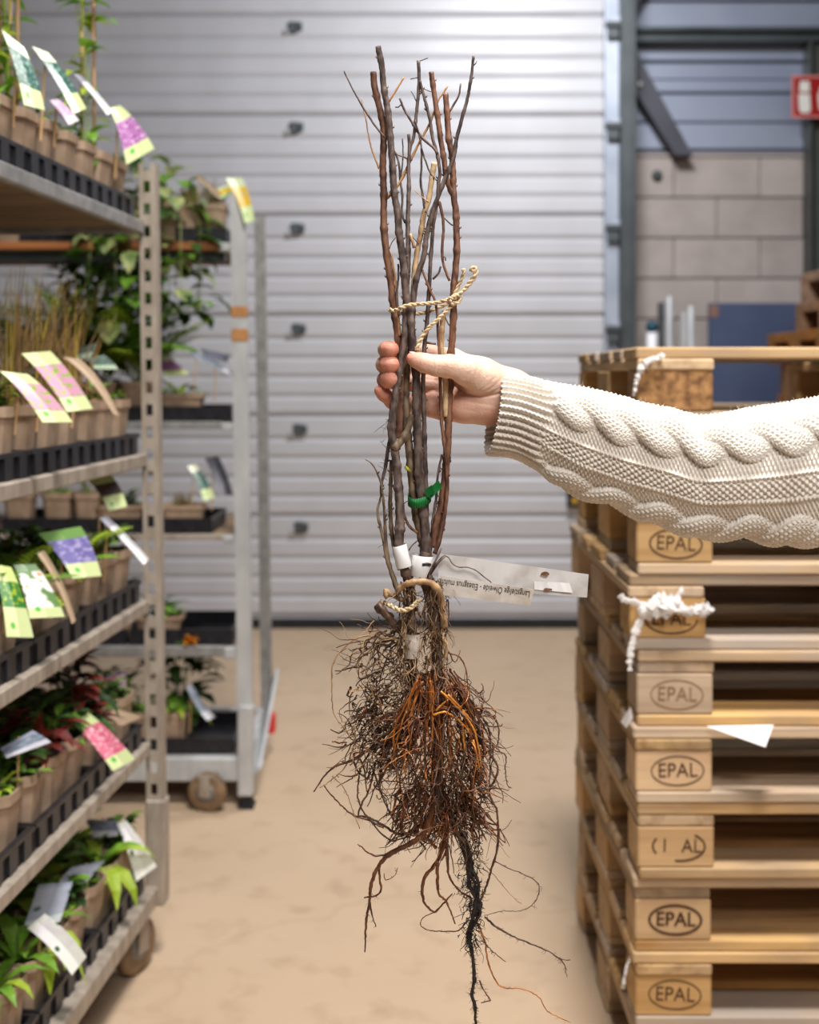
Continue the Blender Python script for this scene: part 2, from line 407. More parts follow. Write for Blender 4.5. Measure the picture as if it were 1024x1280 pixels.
# things standing against the block wall
def on(px, D): return (px - 512) * D / F
def zy(py, D): return EYE - (py - HOR) * D / F
Db = 6.55
bb = thing('blue_board', 'slate blue board leaning upright before the block wall', 'board', (on(935, Db), Db, 0))
MB().bbox(on(886, Db) - on(935, Db), on(1000, Db) - on(935, Db), -0.02, 0.02, 0, zy(379, Db), 0.004).obj('board_sheet', M_bluebd, bb)
MB().bbox(on(886, Db) - on(935, Db), on(897, Db) - on(935, Db), -0.023, -0.0195, zy(397, Db), zy(381, Db), 0.001).obj('corner_tape', mat('corner_tape_brown', srgb(128,96,84), None), bb)
for i, (pxa, pya, lab) in enumerate(((837, 370, 'taller pale grey upright pipe before the block wall'), (864, 382, 'shorter pale grey upright pipe beside the blue board'))):
    e = thing('upright_pipe', lab, 'pipe', (on(pxa, 6.5), 6.5, 0), group='pipes before the block wall')
    MB().lathe([(0.019, 0.012), (0.019, zy(pya, 6.5) - 0.01), (0.012, zy(pya, 6.5))], (0, 0, 0), 'z', 14).obj('tube', M_palegrey, e, True)
    MB().lathe([(0.06, 0), (0.06, 0.01), (0.025, 0.014)], (0, 0, 0), 'z', 16).obj('foot_plate', M_galv, e)
    MB().box(-0.055, -0.026, 0.0, 0.04, 0.0, zy(pya + 8, 6.5)).obj('side_strip', M_darksteel if i == 0 else M_palegrey, e)
hy = thing('valve', 'small teal valve handle on a white riser by the wall', 'valve', (on(815, 6.6), 6.6, 0))
MB().lathe([(0.028, 0), (0.028, zy(416, 6.6))], (0, 0, 0), 'z', 12).obj('riser', M_paper, hy, True)
MB().lathe([(0.012, zy(416, 6.6)), (0.03, zy(413, 6.6)), (0.034, zy(407, 6.6)), (0.02, zy(401, 6.6))], (0, 0, 0), 'z', 12).obj('handle', M_teal, hy, True)

# ------------------------------------------------------------------ EUR pallets
def wood(name, c1, c2, c3):
    m, nt, b = nodes(name); N = nt.nodes; L = nt.links
    tc = N.new('ShaderNodeTexCoord'); oi = N.new('ShaderNodeObjectInfo')
    ad = N.new('ShaderNodeVectorMath'); ad.operation = 'ADD'
    sc = N.new('ShaderNodeMath'); sc.operation = 'MULTIPLY'; sc.inputs[1].default_value = 91; L.new(oi.outputs['Random'], sc.inputs[0])
    L.new(tc.outputs['Object'], ad.inputs[0]); L.new(sc.outputs[0], ad.inputs[1])
    mp = N.new('ShaderNodeMapping'); mp.inputs['Scale'].default_value = (2.2, 34, 34); L.new(ad.outputs[0], mp.inputs['Vector'])
    n1 = N.new('ShaderNodeTexNoise'); n1.inputs['Scale'].default_value = 1; n1.inputs['Detail'].default_value = 5; L.new(mp.outputs[0], n1.inputs['Vector'])
    n2 = N.new('ShaderNodeTexNoise'); n2.inputs['Scale'].default_value = 6; n2.inputs['Detail'].default_value = 4; L.new(ad.outputs[0], n2.inputs['Vector'])
    r1 = ramp(nt, [(0.3, c1), (0.55, c2)]); L.new(n1.outputs[0], r1.inputs[0])
    r2 = ramp(nt, [(0.45, (0,0,0,1)), (0.72, (1,1,1,1))]); L.new(n2.outputs[0], r2.inputs[0])
    mx = N.new('ShaderNodeMix'); mx.data_type = 'RGBA'; L.new(r2.outputs[0], mx.inputs[0]); L.new(r1.outputs[0], mx.inputs[6]); mx.inputs[7].default_value = c3
    hs = N.new('ShaderNodeHueSaturation'); mr = N.new('ShaderNodeMapRange'); mr.inputs['To Min'].default_value = 0.72; mr.inputs['To Max'].default_value = 1.2
    L.new(oi.outputs['Random'], mr.inputs[0]); L.new(mr.outputs[0], hs.inputs['Value']); L.new(mx.outputs[2], hs.inputs['Color'])
    fr = N.new('ShaderNodeMath'); fr.operation = 'FRACT'; L.new(sc.outputs[0], fr.inputs[0])
    ms = N.new('ShaderNodeMapRange'); ms.inputs['To Min'].default_value = 0.7; ms.inputs['To Max'].default_value = 1.15; L.new(fr.outputs[0], ms.inputs[0]); L.new(ms.outputs[0], hs.inputs['Saturation'])
    L.new(hs.outputs[0], b.inputs['Base Color']); b.inputs['Roughness'].default_value = 0.75; b.inputs['Specular IOR Level'].default_value = 0.25
    bp = N.new('ShaderNodeBump'); bp.inputs['Strength'].default_value = 0.35; bp.inputs['Distance'].default_value = 0.002
    L.new(n1.outputs[0], bp.inputs['Height']); L.new(bp.outputs[0], b.inputs['Normal'])
    return m
M_wood = wood('pallet_board_wood', srgb(160,126,88), srgb(204,172,128), srgb(172,148,122))
M_woodgrey = wood('weathered_board_wood', srgb(150,128,104), srgb(190,166,138), srgb(176,160,146))
M_blockw = wood('pallet_block_wood', srgb(178,142,100), srgb(206,172,128), srgb(190,154,112))
M_chip = mat('pressed_chip_block', srgb(108,74,44), srgb(176,132,84), (60,60,60), 0.9, 0, 0.8, detail=6)
M_burn = mat('branded_ink', srgb(66,40,24), srgb(84,54,34), (60,60,60), 0.9)

PB = {}
def pbmesh(key, L_, W_, H_):
    if key not in PB:
        PB[key] = MB().bbox(-L_/2, L_/2, -W_/2, W_/2, 0, H_, 0.0035).mesh(key, M_wood)
    return PB[key]
def text_mesh(txt, size, name, ext=0.0):
    cu = bpy.data.curves.new(name, 'FONT'); cu.body = txt; cu.size = size; cu.align_x = 'CENTER'; cu.align_y = 'CENTER'; cu.extrude = ext; cu.resolution_u = 3
    o = bpy.data.objects.new(name, cu); COL.objects.link(o); dg = bpy.context.evaluated_depsgraph_get()
    me = bpy.data.meshes.new_from_object(o.evaluated_get(dg)); bpy.data.objects.remove(o, do_unlink=True)
    return me
def brand(style):
    """oval with lettering, built in the block's own x/z plane, facing -y"""
    mb = MB(); a, c = 0.0495, 0.0275
    segs = 48
    for k in range(segs):
        t0 = 2*math.pi*k/segs; t1 = 2*math.pi*(k+1)/segs
        if style == 'broken' and (0.9 < t0 < 2.5 or 3.6 < t0 < 4.5): continue
        if style == 'torn' and (-0.1 < t0 < 0.7): continue
        th = 0.0011 if style in ('thin', 'faint') else 0.0024 if style == 'bold' else 0.0017
        p = []
        for (t, rr) in ((t0, 1), (t1, 1), (t1, -1), (t0, -1)):
            p.append((math.cos(t)*(a + rr*th), -0.0004, math.sin(t)*(c + rr*th)))
        mb.slab(p, (0, 0.0008, 0))
    word = {'broken': 'I   AL', 'bold': 'EPAL'}.get(style, 'EPAL')
    me = text_mesh(word, 0.0385 if style != 'broken' else 0.036, 'lettering', 0.0)
    b = len(mb.v); sx = 0.92
    # thin sheets of lettering, raised a hair from the block
    for v in me.vertices: mb.v.append((v.co.x * sx + (0.006 if style == 'broken' else 0), -0.0004, v.co.y))
    for p in me.polygons: mb.f.append(tuple(b + i for i in p.vertices)); mb.m.append(0)
    if style == 'bold':
        b = len(mb.v)
        for v in me.vertices: mb.v.append((v.co.x * sx + 0.0016, -0.0006, v.co.y + 0.0008))
        for p in me.polygons: mb.f.append(tuple(b + i for i in p.vertices)); mb.m.append(0)
    return mb.mesh('brand_mark', M_burn if style != 'faint' else mat('faint_brand', srgb(122,92,64), srgb(140,106,74), (60,60,60), 0.9), fix=False)

def pallet(loc, rz, label, cat='pallet', style=None, chip=False, r=None, group='stacked pallets by the arm'):
    e = thing('wooden_pallet', label, cat, loc, rz, group)
    def put(name, me, x, y, z, rot=0.0, mt=None):
        o = link(name, me, e, (x, y, z), (0, 0, rot))
        if mt:
            o.material_slots[0].link = 'OBJECT'; o.material_slots[0].material = mt
        return o
    j = lambda s=0.004: r.uniform(-s, s)
    for yy, ww in ((0.05, 0.10), (0.40, 0.145), (0.75, 0.10)):
        put('bottom_board', pbmesh('board_%d' % int(ww*1000), 1.2, ww, 0.022), 0.6 + j(), yy, 0, j(0.003), M_woodgrey if r.random() < .4 else None)
    for xi, xx in enumerate((0.0725, 0.6, 1.1275)):
        for yi, (yy, ww) in enumerate(((0.05, 0.10), (0.40, 0.145), (0.75, 0.10))):
            o = put('block', pbmesh('block_%d' % int(ww*1000), 0.145, ww, 0.078), xx + j(0.002), yy + (0.001 if yi == 0 else j(0.003)), 0.022, 0, M_chip if (chip and xi == 0 and yi == 0) else M_blockw)
            if xi == 0 and yi == 0 and style:
                bk = link('brand_mark', brand(style), o, (0.004 + j(0.003), -0.0505, 0.039 + j(0.003)), (0, j(0.05), 0))
                bk['label'] = 'dark oval brand mark on the corner block'
        put('cross_board', pbmesh('cross_145', 0.8, 0.145, 0.022), xx + j(0.003), 0.40 + j(0.003), 0.100, math.pi/2 + j(0.004), M_woodgrey if r.random() < .3 else None)
    for yy, ww in ((0.0725, 0.145), (0.237, 0.10), (0.40, 0.145), (0.563, 0.10), (0.7275, 0.145)):
        put('top_board', pbmesh('board_%d' % int(ww*1000), 1.2, ww, 0.022), 0.6 + j(), yy, 0.122, j(0.003), M_woodgrey if r.random() < .4 else None)
    return e
rp = random.Random(5)
DP = 2.29; XP = (797 - 512) * DP / F
styles = ['thin', 'thin', 'bold', 'broken', 'thin', 'faint', 'torn', 'plain', 'plain', None]   # from the floor up (index 0 below the frame)
look = ['with faint brand near the floor', 'with thin oval brand, lowest in view', 'with bold dark oval brand', 'with half-erased broken oval brand', 'with thin oval brand under white paper scrap',
        'with faint weathered oval brand', 'with knotted white film round its corner', 'with brand just under the sleeve', 'hidden behind the cream sleeve', 'with dark chipboard corner block, topmost']
pxoff = [0, 0.2, -4, -1.5, -4, 0.5, -6, 0.5, 0, 1.5]
for i in range(10):
    x = XP + pxoff[i] * 0.00152 + rp.uniform(-0.004, 0.004); y = DP + rp.uniform(-0.012, 0.010)
    pallet((x, y, i * 0.1442), rp.uniform(-0.006, 0.008), 'wooden pallet %s, %s from the floor' % (look[i], ['lowest','second','third','fourth','fifth','sixth','seventh','eighth','ninth','tenth'][i]),
           style=styles[i], chip=(i == 9), r=rp)
# far pile behind the stack
def far_pallet_mesh():
    mb = MB()
    for yy, ww in ((0.05, 0.10), (0.40, 0.145), (0.75, 0.10)):
        mb.bbox(0, 1.2, yy-ww/2, yy+ww/2, 0, 0.022)
        for xx in (0.0725, 0.6, 1.1275): mb.bbox(xx-.0725, xx+.0725, yy-ww/2, yy+ww/2, 0.022, 0.1)
    for xx in (0.0725, 0.6, 1.1275): mb.bbox(xx-.0725, xx+.0725, 0, .8, 0.1, 0.122)
    for yy, ww in ((0.0725, 0.145), (0.237, 0.10), (0.40, 0.145), (0.563, 0.10), (0.7275, 0.145)): mb.bbox(0, 1.2, yy-ww/2, yy+ww/2, 0.122, 0.144)
    return mb.mesh('wooden_pallet', wood('dark_pallet_wood', srgb(112,76,44), srgb(156,108,62), srgb(120,88,60)))
fm = far_pallet_mesh()
for i in range(13):
    px_l = {12: 1078, 11: 1070, 10: 1030}.get(i, 1048 + rp.uniform(-5, 5))
    o = link('wooden_pallet', fm, None, ((px_l - 512) * 5.0 / F, 5.0 + rp.uniform(-.02, .02), i * 0.1442), (0, 0, rp.uniform(-.01, .01)))
    lab = 'dark pallet in the far pile behind the pallets, %s from the floor' % ['lowest','second','third','fourth','fifth','sixth','seventh','eighth','ninth','tenth','eleventh','twelfth','thirteenth'][i]
    tag(o, lab, 'pallet', 'pallets in the far pile')

# ------------------------------------------------------------------ film and paper scraps caught on the pallets
def film_blob(name, pts, r0, label, cat, D, strands=(), seed=1):
    rr = random.Random(seed); e = thing(name, label, cat, P(pts[0][0], pts[0][1], D))
    o0 = e.location.copy(); mb = MB()
    q = spline([(p[0], p[1], p[2]) for p in pts], 3)
    for lay in range(4):
        path = []; rad = []
        for i, (x, y, rw) in enumerate(q):
            path.append(P(x + rr.uniform(-.25, .25) * rw, y + rr.uniform(-.35, .35) * rw, D - rr.uniform(0.001, 0.012)) - o0)
            rad.append(max(0.0008, rw * D / F * rr.uniform(0.25, 0.95)))
        mb.tube(path, rad, 7, squash=0.55)
    mb.obj('film_bunch', M_film, e)
    for s in strands:
        sq = spline(s, 2.5); m2 = MB()
        m2.tube([P(x + rr.uniform(-.8, .8), y, D - 0.004) - o0 for (x, y, rw) in sq], [rw * D / F * rr.uniform(.6, 1.3) for (x, y, rw) in sq], 6, squash=0.5)
        m2.obj('film_strand', M_film, e)
    return e
DF = DP - 0.008
film_blob('film_scrap', [(800, 765, 7), (815, 762, 15), (830, 757, 17), (845, 755, 13), (858, 765, 8), (872, 763, 9), (888, 762, 10)], 10, 'crumpled white stretch film knotted round a pallet corner', 'plastic film', DF,
          [[(815, 762, 5), (795, 753, 5), (780, 750, 4), (776, 744, 5)], [(803, 770, 5), (795, 790, 5), (788, 815, 4), (787, 838, 3)], [(845, 752, 6), (852, 738, 3), (854, 733, 1)]], 4)
film_blob('film_scrap', [(792, 495, 2), (798, 470, 4), (806, 455, 6), (818, 449, 4), (830, 445, 4.5)], 5, 'thin white film strip hanging on the topmost pallet', 'plastic film', DF - 0.004, [[(800, 462, 3), (812, 452, 3), (826, 444, 3)]], 7)
film_blob('film_scrap', [(790, 1195, 3), (783, 1212, 2.5), (779, 1235, 2.5)], 3, 'thin white film loop hanging low on the pallet stack', 'plastic film', DF + 0.06, [], 9)
ps = MB().slab([P(884, 908, DP - .02), P(967, 906.5, DP - .03), P(957, 934, DP - .05)], (0, 0.0008, 0.0006)).obj('paper_scrap', M_paper)
tag(ps, 'white triangular paper corner sticking out between two pallets', 'paper')
ps = MB().slab([P(776, 902, DP + .02), P(788, 884, DP - .012), P(791, 898, DP - .012), P(783, 910, DP + .0)], (0.0006, 0.0008, 0)).obj('paper_scrap', M_paper)
tag(ps, 'small folded white paper scrap on the left side of the pallets', 'paper')
# ------------------------------------------------------------------ plant trolleys
def leafmat(name, a, b, tr=0.3):
    return mat(name, a, b, (25,25,25), 0.5, rand=0.12, trans=tr)
L_lime = leafmat('lime_leaf', srgb(150,178,40), srgb(178,204,70))
L_green = leafmat('fresh_green_leaf', srgb(92,138,38), srgb(128,174,56))
L_dark = leafmat('dark_green_leaf', srgb(34,62,22), srgb(62,94,34), 0.2)
L_red = leafmat('wine_red_leaf', srgb(74,22,22), srgb(128,44,34), 0.2)
L_olive = leafmat('olive_leaf', srgb(112,112,40), srgb(150,142,58))
L_var = leafmat('variegated_leaf', srgb(98,132,70), srgb(206,212,140))
L_dry = leafmat('dry_brown_stem', srgb(112,86,52), srgb(156,124,80), 0.1)
L_straw = leafmat('straw_yellow_stem', srgb(158,136,42), srgb(186,160,66), 0.1)

def leaf(mb, base, az, el, L, W, droop, mi=0, fold=0.25, roll=0.0):
    b = Vector(base); p = b.copy(); n = 5; e = el; i0 = len(mb.v)
    side = Vector((-math.sin(az), math.cos(az), 0)); prof = (0.12, 0.75, 1.0, 0.62, 0.04)
    for i in range(n):
        d = Vector((math.cos(az)*math.cos(e), math.sin(az)*math.cos(e), math.sin(e)))
        up = side.cross(d).normalized() * -1.0
        s2 = (side * math.cos(roll) + up * math.sin(roll))
        w = W * 0.5 * prof[i]
        mb.v += [tuple(p - s2*w + up*(w*fold)), tuple(p), tuple(p + s2*w + up*(w*fold))]
        p = p + d * (L/(n-1)); e -= droop/(n-1)
    for i in range(n-1):
        a = i0 + 3*i
        mb.f += [(a, a+1, a+4, a+3), (a+1, a+2, a+5, a+4)]; mb.m += [mi, mi]

def mound(seed, n, rad, h, L, W, mats, droop=(0.6, 1.5), stemmat=None):
    r = random.Random(seed); mb = MB()
    for i in range(n):
        a = r.uniform(0, 2*math.pi); q = math.sqrt(r.random()) * rad * 0.6; z = r.random() ** 0.8 * h
        leaf(mb, (math.cos(a)*q, math.sin(a)*q, z), a + r.uniform(-.7, .7), r.uniform(-0.1, 1.0), L*r.uniform(.6, 1.2), W*r.uniform(.7, 1.2), r.uniform(*droop), r.randrange(len(mats)))
    for i in range(7):
        a = r.uniform(0, 6.28); q = r.uniform(0, rad*.5)
        mb.tube([(0.3*math.cos(a)*q, 0.3*math.sin(a)*q, -0.004), (math.cos(a)*q, math.sin(a)*q, h*.9)], 0.0012, 4, 0)
    return mb.mesh('foliage', mats, fix=False)
def grassy(seed, n, h, mats):
    r = random.Random(seed); mb = MB()
    for i in range(n):
        a = r.uniform(0, 6.28); q = r.uniform(0, .03); lean = r.uniform(0, .35) * h; hh = h*r.uniform(.5, 1.1)
        b = Vector((math.cos(a)*q, math.sin(a)*q, -.004)); a2 = a + r.uniform(-.6, .6)
        pts = [b + Vector((math.cos(a2)*lean*t*t, math.sin(a2)*lean*t*t, hh*t)) for t in (0, .35, .7, 1)]
        mb.tube(pts, [.0016, .0014, .0011, .0005], 4, r.randrange(len(mats)), False)
    return mb.mesh('foliage', mats, fix=False)
def fern(seed, n, L, mats, el=(0.5, 1.2), droop=(0.9, 1.8)):
    r = random.Random(seed); mb = MB()
    for i in range(n):
        az = 2*math.pi*i/n + r.uniform(-.4, .4); e = r.uniform(*el); dr = r.uniform(*droop); LL = L*r.uniform(.7, 1.15)
        p = Vector((0, 0, 0)); mi = r.randrange(len(mats)); pts = [p.copy()]; N = 16
        for k in range(N):
            d = Vector((math.cos(az)*math.cos(e), math.sin(az)*math.cos(e), math.sin(e))); p = p + d*(LL/N); e -= dr/N; pts.append(p.copy())
            if k > 1:
                w = LL * 0.22 * math.sin(math.pi * min(1, (k+1)/N*0.9 + .12)) ** .8
                for sgn in (-1, 1): leaf(mb, p, az + sgn*1.15, e*.6, w, LL/N*1.25, .5, mi, .1)
        mb.tube(pts, [.0018*(1 - .8*k/N) for k in range(N+1)], 4, mi, False)
    return mb.mesh('foliage', mats, fix=False)
def climber(seed, mats):
    r = random.Random(seed); mb = MB()
    for i in range(44):
        z = r.uniform(0.0, 0.50); a = r.uniform(0, 6.28)
        leaf(mb, (r.uniform(-.02, .02), r.uniform(-.02, .02), z), a, r.uniform(-.2, .8), r.uniform(.05, .09), r.uniform(.02, .034), r.uniform(.6, 1.6), r.randrange(len(mats)))
    for i in range(3):
        mb.tube([(.01*i-.01, 0, -.004), (r.uniform(-.02, .02), r.uniform(-.02, .02), .17), (r.uniform(-.03, .03), r.uniform(-.03, .03), .36)], .0015, 4, 0, False)
    return mb.mesh('foliage', mats, fix=False)
def trailing(seed, n, mats, drop=0.2):
    r = random.Random(seed); mb = MB()
    for i in range(n):
        a = r.uniform(0, 6.28); z = r.uniform(-drop, .09); q = .03 + .045*r.random() + (.02 if z < 0 else 0)
        leaf(mb, (math.cos(a)*q, math.sin(a)*q, z), a, r.uniform(-.6, .6), r.uniform(.03, .055), r.uniform(.026, .042), r.uniform(.4, 1.4), r.randrange(len(mats)))
    for i in range(8):
        a = i*.8; mb.tube([(0, 0, 0), (.04*math.cos(a), .04*math.sin(a), .03), (.07*math.cos(a), .07*math.sin(a), -.03), (.07*math.cos(a), .07*math.sin(a), -drop)], .0012, 4, 0, False)
    return mb.mesh('foliage', mats, fix=False)

PLANTS = {
 'grassy': [grassy(s, 24, .26, [L_straw, L_dry, L_dry]) for s in (1, 2, 3)],
 'climber': [climber(s, [L_lime, L_green]) for s in (4, 5)],
 'dark': [mound(s, 46, .055, .06, .045, .022, [L_dark, L_dark, L_green]) for s in (6, 7, 8)],
 'red': [mound(s, 30, .05, .10, .085, .030, [L_red, L_dark, L_red]) for s in (9, 10)],
 'olive': [mound(s, 26, .045, .05, .035, .016, [L_olive, L_dry, L_green]) for s in (12, 13)],
 'limefern': [fern(s, 9, .17, [L_lime, L_green]) for s in (14, 15)],
 'tallfern': [fern(s, 18, .42, [L_green, L_dark, L_green, L_lime], (0.8, 1.45), (0.5, 1.5)) for s in (31, 32)],
 'tallbush': [mound(s, 210, .15, .40, .07, .034, [L_dark, L_green, L_dark]) for s in (33, 34)],
 'fern': [fern(s, 13, .34, [L_green, L_dark, L_green], (0.7, 1.4), (0.7, 1.7)) for s in (16, 17)],
 'ivy': [trailing(s, 110, [L_var, L_dark, L_green], .2) for s in (18, 19)],
 'dry': [grassy(s, 60, .085, [L_dry, L_olive]) for s in (20, 21)],
 'bush': [mound(s, 90, .085, .13, .06, .03, [L_dark, L_green, L_dark]) for s in (22, 23)],
 'low': [mound(s, 40, .055, .03, .03, .014, [L_green, L_lime, L_dark]) for s in (24, 25)],
}
WORDS = {'grassy': 'straw-coloured grassy stems', 'climber': 'a caned climber', 'dark': 'dark green leaves', 'red': 'wine-red leaves', 'olive': 'olive twigs', 'limefern': 'small lime fronds',
         'fern': 'arching fern fronds', 'tallfern': 'tall arching fern fronds', 'tallbush': 'tall dark shrub', 'ivy': 'trailing variegated ivy', 'dry': 'dry brown stalks', 'bush': 'bushy green leaves', 'low': 'low fresh green tufts', 'leafy': 'long bright green leaves'}

def pot_mesh(w=0.096, d=0.096, h=0.088):
    mb = MB(); n = 16
    def ring(sx, sy, z):
        b = len(mb.v)
        for k in range(n):
            a = 2*math.pi*(k+.5)/n; c, s = math.cos(a), math.sin(a); q = (abs(c)**5 + abs(s)**5) ** (-1/5)
            mb.v.append((c*q*sx, s*q*sy, z))
        return b
    R = [ring(w*.36, d*.36, 0), ring(w*.46, d*.46, h*.84), ring(w*.5, d*.5, h*.85), ring(w*.5, d*.5, h), ring(w*.46, d*.46, h), ring(w*.44, d*.44, h*.8)]
    for i in range(len(R)-1):
        for k in range(n):
            k2 = (k+1) % n; mb.f.append((R[i]+k, R[i]+k2, R[i+1]+k2, R[i+1]+k)); mb.m.append(0)
    mb.f.append(tuple(R[0]+k for k in range(n))[::-1]); mb.m.append(0)
    sm = MB(); b = []
    for k in range(n):
        a = 2*math.pi*(k+.5)/n; c, s = math.cos(a), math.sin(a); q = (abs(c)**5 + abs(s)**5) ** (-1/5); sm.v.append((c*q*w*.45, s*q*d*.45, h*.84))
    sm.v.append((0, 0, h*.90))
    for k in range(n): sm.f.append((k, (k+1) % n, n)); sm.m.append(0)
    return mb.mesh('pot', M_pot), sm.mesh('soil', M_soil)
POT = pot_mesh(0.1, 0.1, 0.125); POTW = pot_mesh(0.165, 0.11, 0.085)
leafmesh = []
for s in range(3):
    m_ = MB(); leaf(m_, (0, 0, 0), 0, 0.9 - .2*s, .105 + .015*s, .030, 1.5 + .3*s); leafmesh.append(m_.mesh('leaf', [L_lime if s == 2 else L_green], fix=False))
rq = random.Random(23)
def plant(loc, kind, label, rz=0, group=None, wide=False, scale=1.0):
    e = thing('potted_plant', label, 'potted plant', loc, rz, group)
    pm, sm = POTW if wide else POT
    link('pot', pm, e); link('soil', sm, e)
    z = 0.075 if wide else 0.109
    if kind == 'leafy':
        for k in range(11):
            a = 2*math.pi*k/11 + rq.uniform(-.3, .3); o = link('leaf', rq.choice(leafmesh), e, (math.cos(a)*.008, math.sin(a)*.008, z - .003), (rq.uniform(-.2, .2), rq.uniform(-.35, .35), a)); o.scale = (rq.uniform(.7, 1.2),)*3
    elif kind:
        f = link('foliage', rq.choice(PLANTS[kind]), e, (0, 0, z), (0, 0, rq.uniform(0, 6.28))); f['kind'] = 'stuff'
        f.scale = (scale,)*3
        if wide:
            f.scale = (1.5*scale, 1.0*scale, scale); f.rotation_euler = (0, 0, 0)
    if kind == 'climber':
        for k in range(2):
            m_ = MB().tube([(-.016 + .03*k, .01, 0.03), (-.016 + .03*k + rq.uniform(-.006, .006), .012, .62)], .0042, 7); m_.obj('cane', M_cane, e, True)
    return e

def tray_mesh(a=0.318, b=0.535):
    """a along the aisle edge (y), b across (x); origin at the aisle-side corner, reaching to -x and -y"""
    mb = MB(); h = .040
    mb.box(-b, 0, -a, 0, 0, .003)
    for (x0, x1, y0, y1) in ((-.003, 0, -a, 0), (-b, -b+.003, -a, 0), (-b+.003, -.003, -a, -a+.003), (-b+.003, -.003, -.003, 0)): mb.box(x0, x1, y0, y1, .003, h)
    mb.box(-.006, .006, -a, 0, h, h+.008).box(-b, -b+.01, -a, 0, h, h+.008).box(-b+.01, -.006, -a, -a+.008, h, h+.008).box(-b+.01, -.006, -.008, 0, h, h+.008)
    for k in range(5):
        y = -a*(k+.5)/5; mb.box(0, .006, y-.017, y+.017, .002, h)
    for k in range(8):
        x = -b*(k+.5)/8; mb.box(x-.017, x+.017, -a-.004, -a, .002, h); mb.box(x-.017, x+.017, 0, .004, .002, h)
    return mb.mesh('plant_tray', M_black)
TRAY = tray_mesh()

def slotted_post(z0, z1, parent, x, y, lean, m):
    mb = MB(); w, t = .0205, .003
    def X(xx, z): return xx + lean*z
    def bx(xa, xb, ya, yb, za, zb):
        mb.quadbox([(X(xa,za),ya,za),(X(xb,za),ya,za),(X(xb,za),yb,za),(X(xa,za),yb,za),(X(xa,zb),ya,zb),(X(xb,zb),ya,zb),(X(xb,zb),yb,zb),(X(xa,zb),yb,zb)])
    bx(-w, -.0095, 0, t, z0, z1); bx(.0065, w, 0, t, z0, z1); z = z0
    while z < z1:
        bx(-.0095, .0065, 0, t, z, min(z + .026, z1)); z += .0528
    bx(-w, -w+t, t, .03, z0, z1); bx(w-t, w, t, .03, z0, z1)
    o = mb.obj('slotted_post', m, parent); o.location = (x, y, 0); return o

PHI = -math.radians(4.7); TX, TY = -0.600, 2.844
near = thing('plant_trolley', 'metal plant trolley with slotted post, nearest on the left', 'trolley', (TX, TY, 0), PHI, 'plant trolleys on the left')
def TL(s, t, z=0.0):
    c, sn = math.cos(PHI), math.sin(PHI); lx, ly = -t, -s
    return Vector((TX + c*lx - sn*ly, TY + sn*lx + c*ly, z))
SL, SW = 1.35, 0.565
ZS = [1.753, 1.204, 0.859, 0.523, 0.183]
for (px_, py_) in ((0, 0), (-SW, 0), (0, -SL), (-SW, -SL)):
    slotted_post(.37, 1.89, near, px_ + .002, py_ + .006, -.0125, M_galvdull)
    MB().bbox(px_-.025, px_+.022, py_+.0, py_+.046, .135, .385, .004).obj('post_socket', M_galvdull, near)
for i, z in enumerate(ZS[:4]):
    rail = M_galv if i == 0 else M_galvdull; lx = -.0125*z - .002
    e_ = MB().bbox(-SW+.02+lx, lx-.022, -SL+.02, -.012, z-.016, z-.004, .002).obj('shelf_board', M_ply, near)
    MB().bbox(lx-.022, lx-.002, -SL, 0.0, z-.030, z, .003).obj('shelf_rail', rail, near)
    MB().bbox(-SW+lx, -SW+.02+lx, -SL, 0.0, z-.030, z, .003).obj('shelf_rail', rail, near)
    MB().bbox(-SW+.02+lx, lx-.022, -.012, 0.0, z-.030, z, .003).obj('shelf_rail', rail, near)
    MB().bbox(-SW+.02+lx, lx-.022, -SL, -SL+.02, z-.030, z, .003).obj('shelf_rail', rail, near)
    for sy in (-.004, -SL+.03):
        MB().tube([(lx-.012, sy+.003, z-.022), (lx-.004, sy+.016, z-.04), (-.0125*z+.004, sy+.022, z-.05)], .004, 6).obj('hook', M_galv, near)
z = ZS[4]
MB().bbox(-.03, .006, -SL, .02, z-.045, z, .004).obj('base_rail', M_galvdull, near)
MB().bbox(-SW-.006, -SW+.03, -SL, .02, z-.045, z, .004).obj('base_rail', M_galvdull, near)
MB().bbox(-SW+.03, -.03, -.02, .02, z-.045, z, .004).obj('base_rail', M_galvdull, near)
MB().bbox(-SW+.03, -.03, -SL, -SL+.04, z-.045, z, .004).obj('base_rail', M_galvdull, near)
MB().bbox(-SW+.03, -.03, -SL+.04, -.02, z-.02, z-.004, .002).obj('base_board', M_ply, near)
def caster(parent, x, y, r, top, ang=0.0):
    e = bpy.data.objects.new('caster', None); COL.objects.link(e); e.parent = parent; e.location = (x, y, 0); e.rotation_euler = (0, 0, ang)
    MB().lathe([(r*.55, -.0165), (r*.86, -.0165), (r, -.011), (r, .011), (r*.86, .0165), (r*.55, .0165)], (0, 0, r), 'x', 28).obj('tyre', M_wheel, e, True)
    MB().lathe([(.008, -.021), (r*.34, -.020), (r*.5, -.0165), (r*.5, .0165), (r*.34, .020), (.008, .021)], (0, 0, r), 'x', 20).obj('hub', M_wheelhub, e, True)
    MB().box(-.027, -.023, -.018, .018, r-.01, top-.008).box(.023, .027, -.018, .018, r-.01, top-.008).box(-.027, .027, -.024, .024, top-.008, top).obj('fork', M_galvdull, e)
for (cx, cy, an) in ((-.035, -.045, -.35), (-SW+.035, -.045, .1), (-.035, -SL+.06, .2), (-SW+.035, -SL+.06, 0)):
    caster(near, cx, cy, .064, ZS[4]-.045, an)

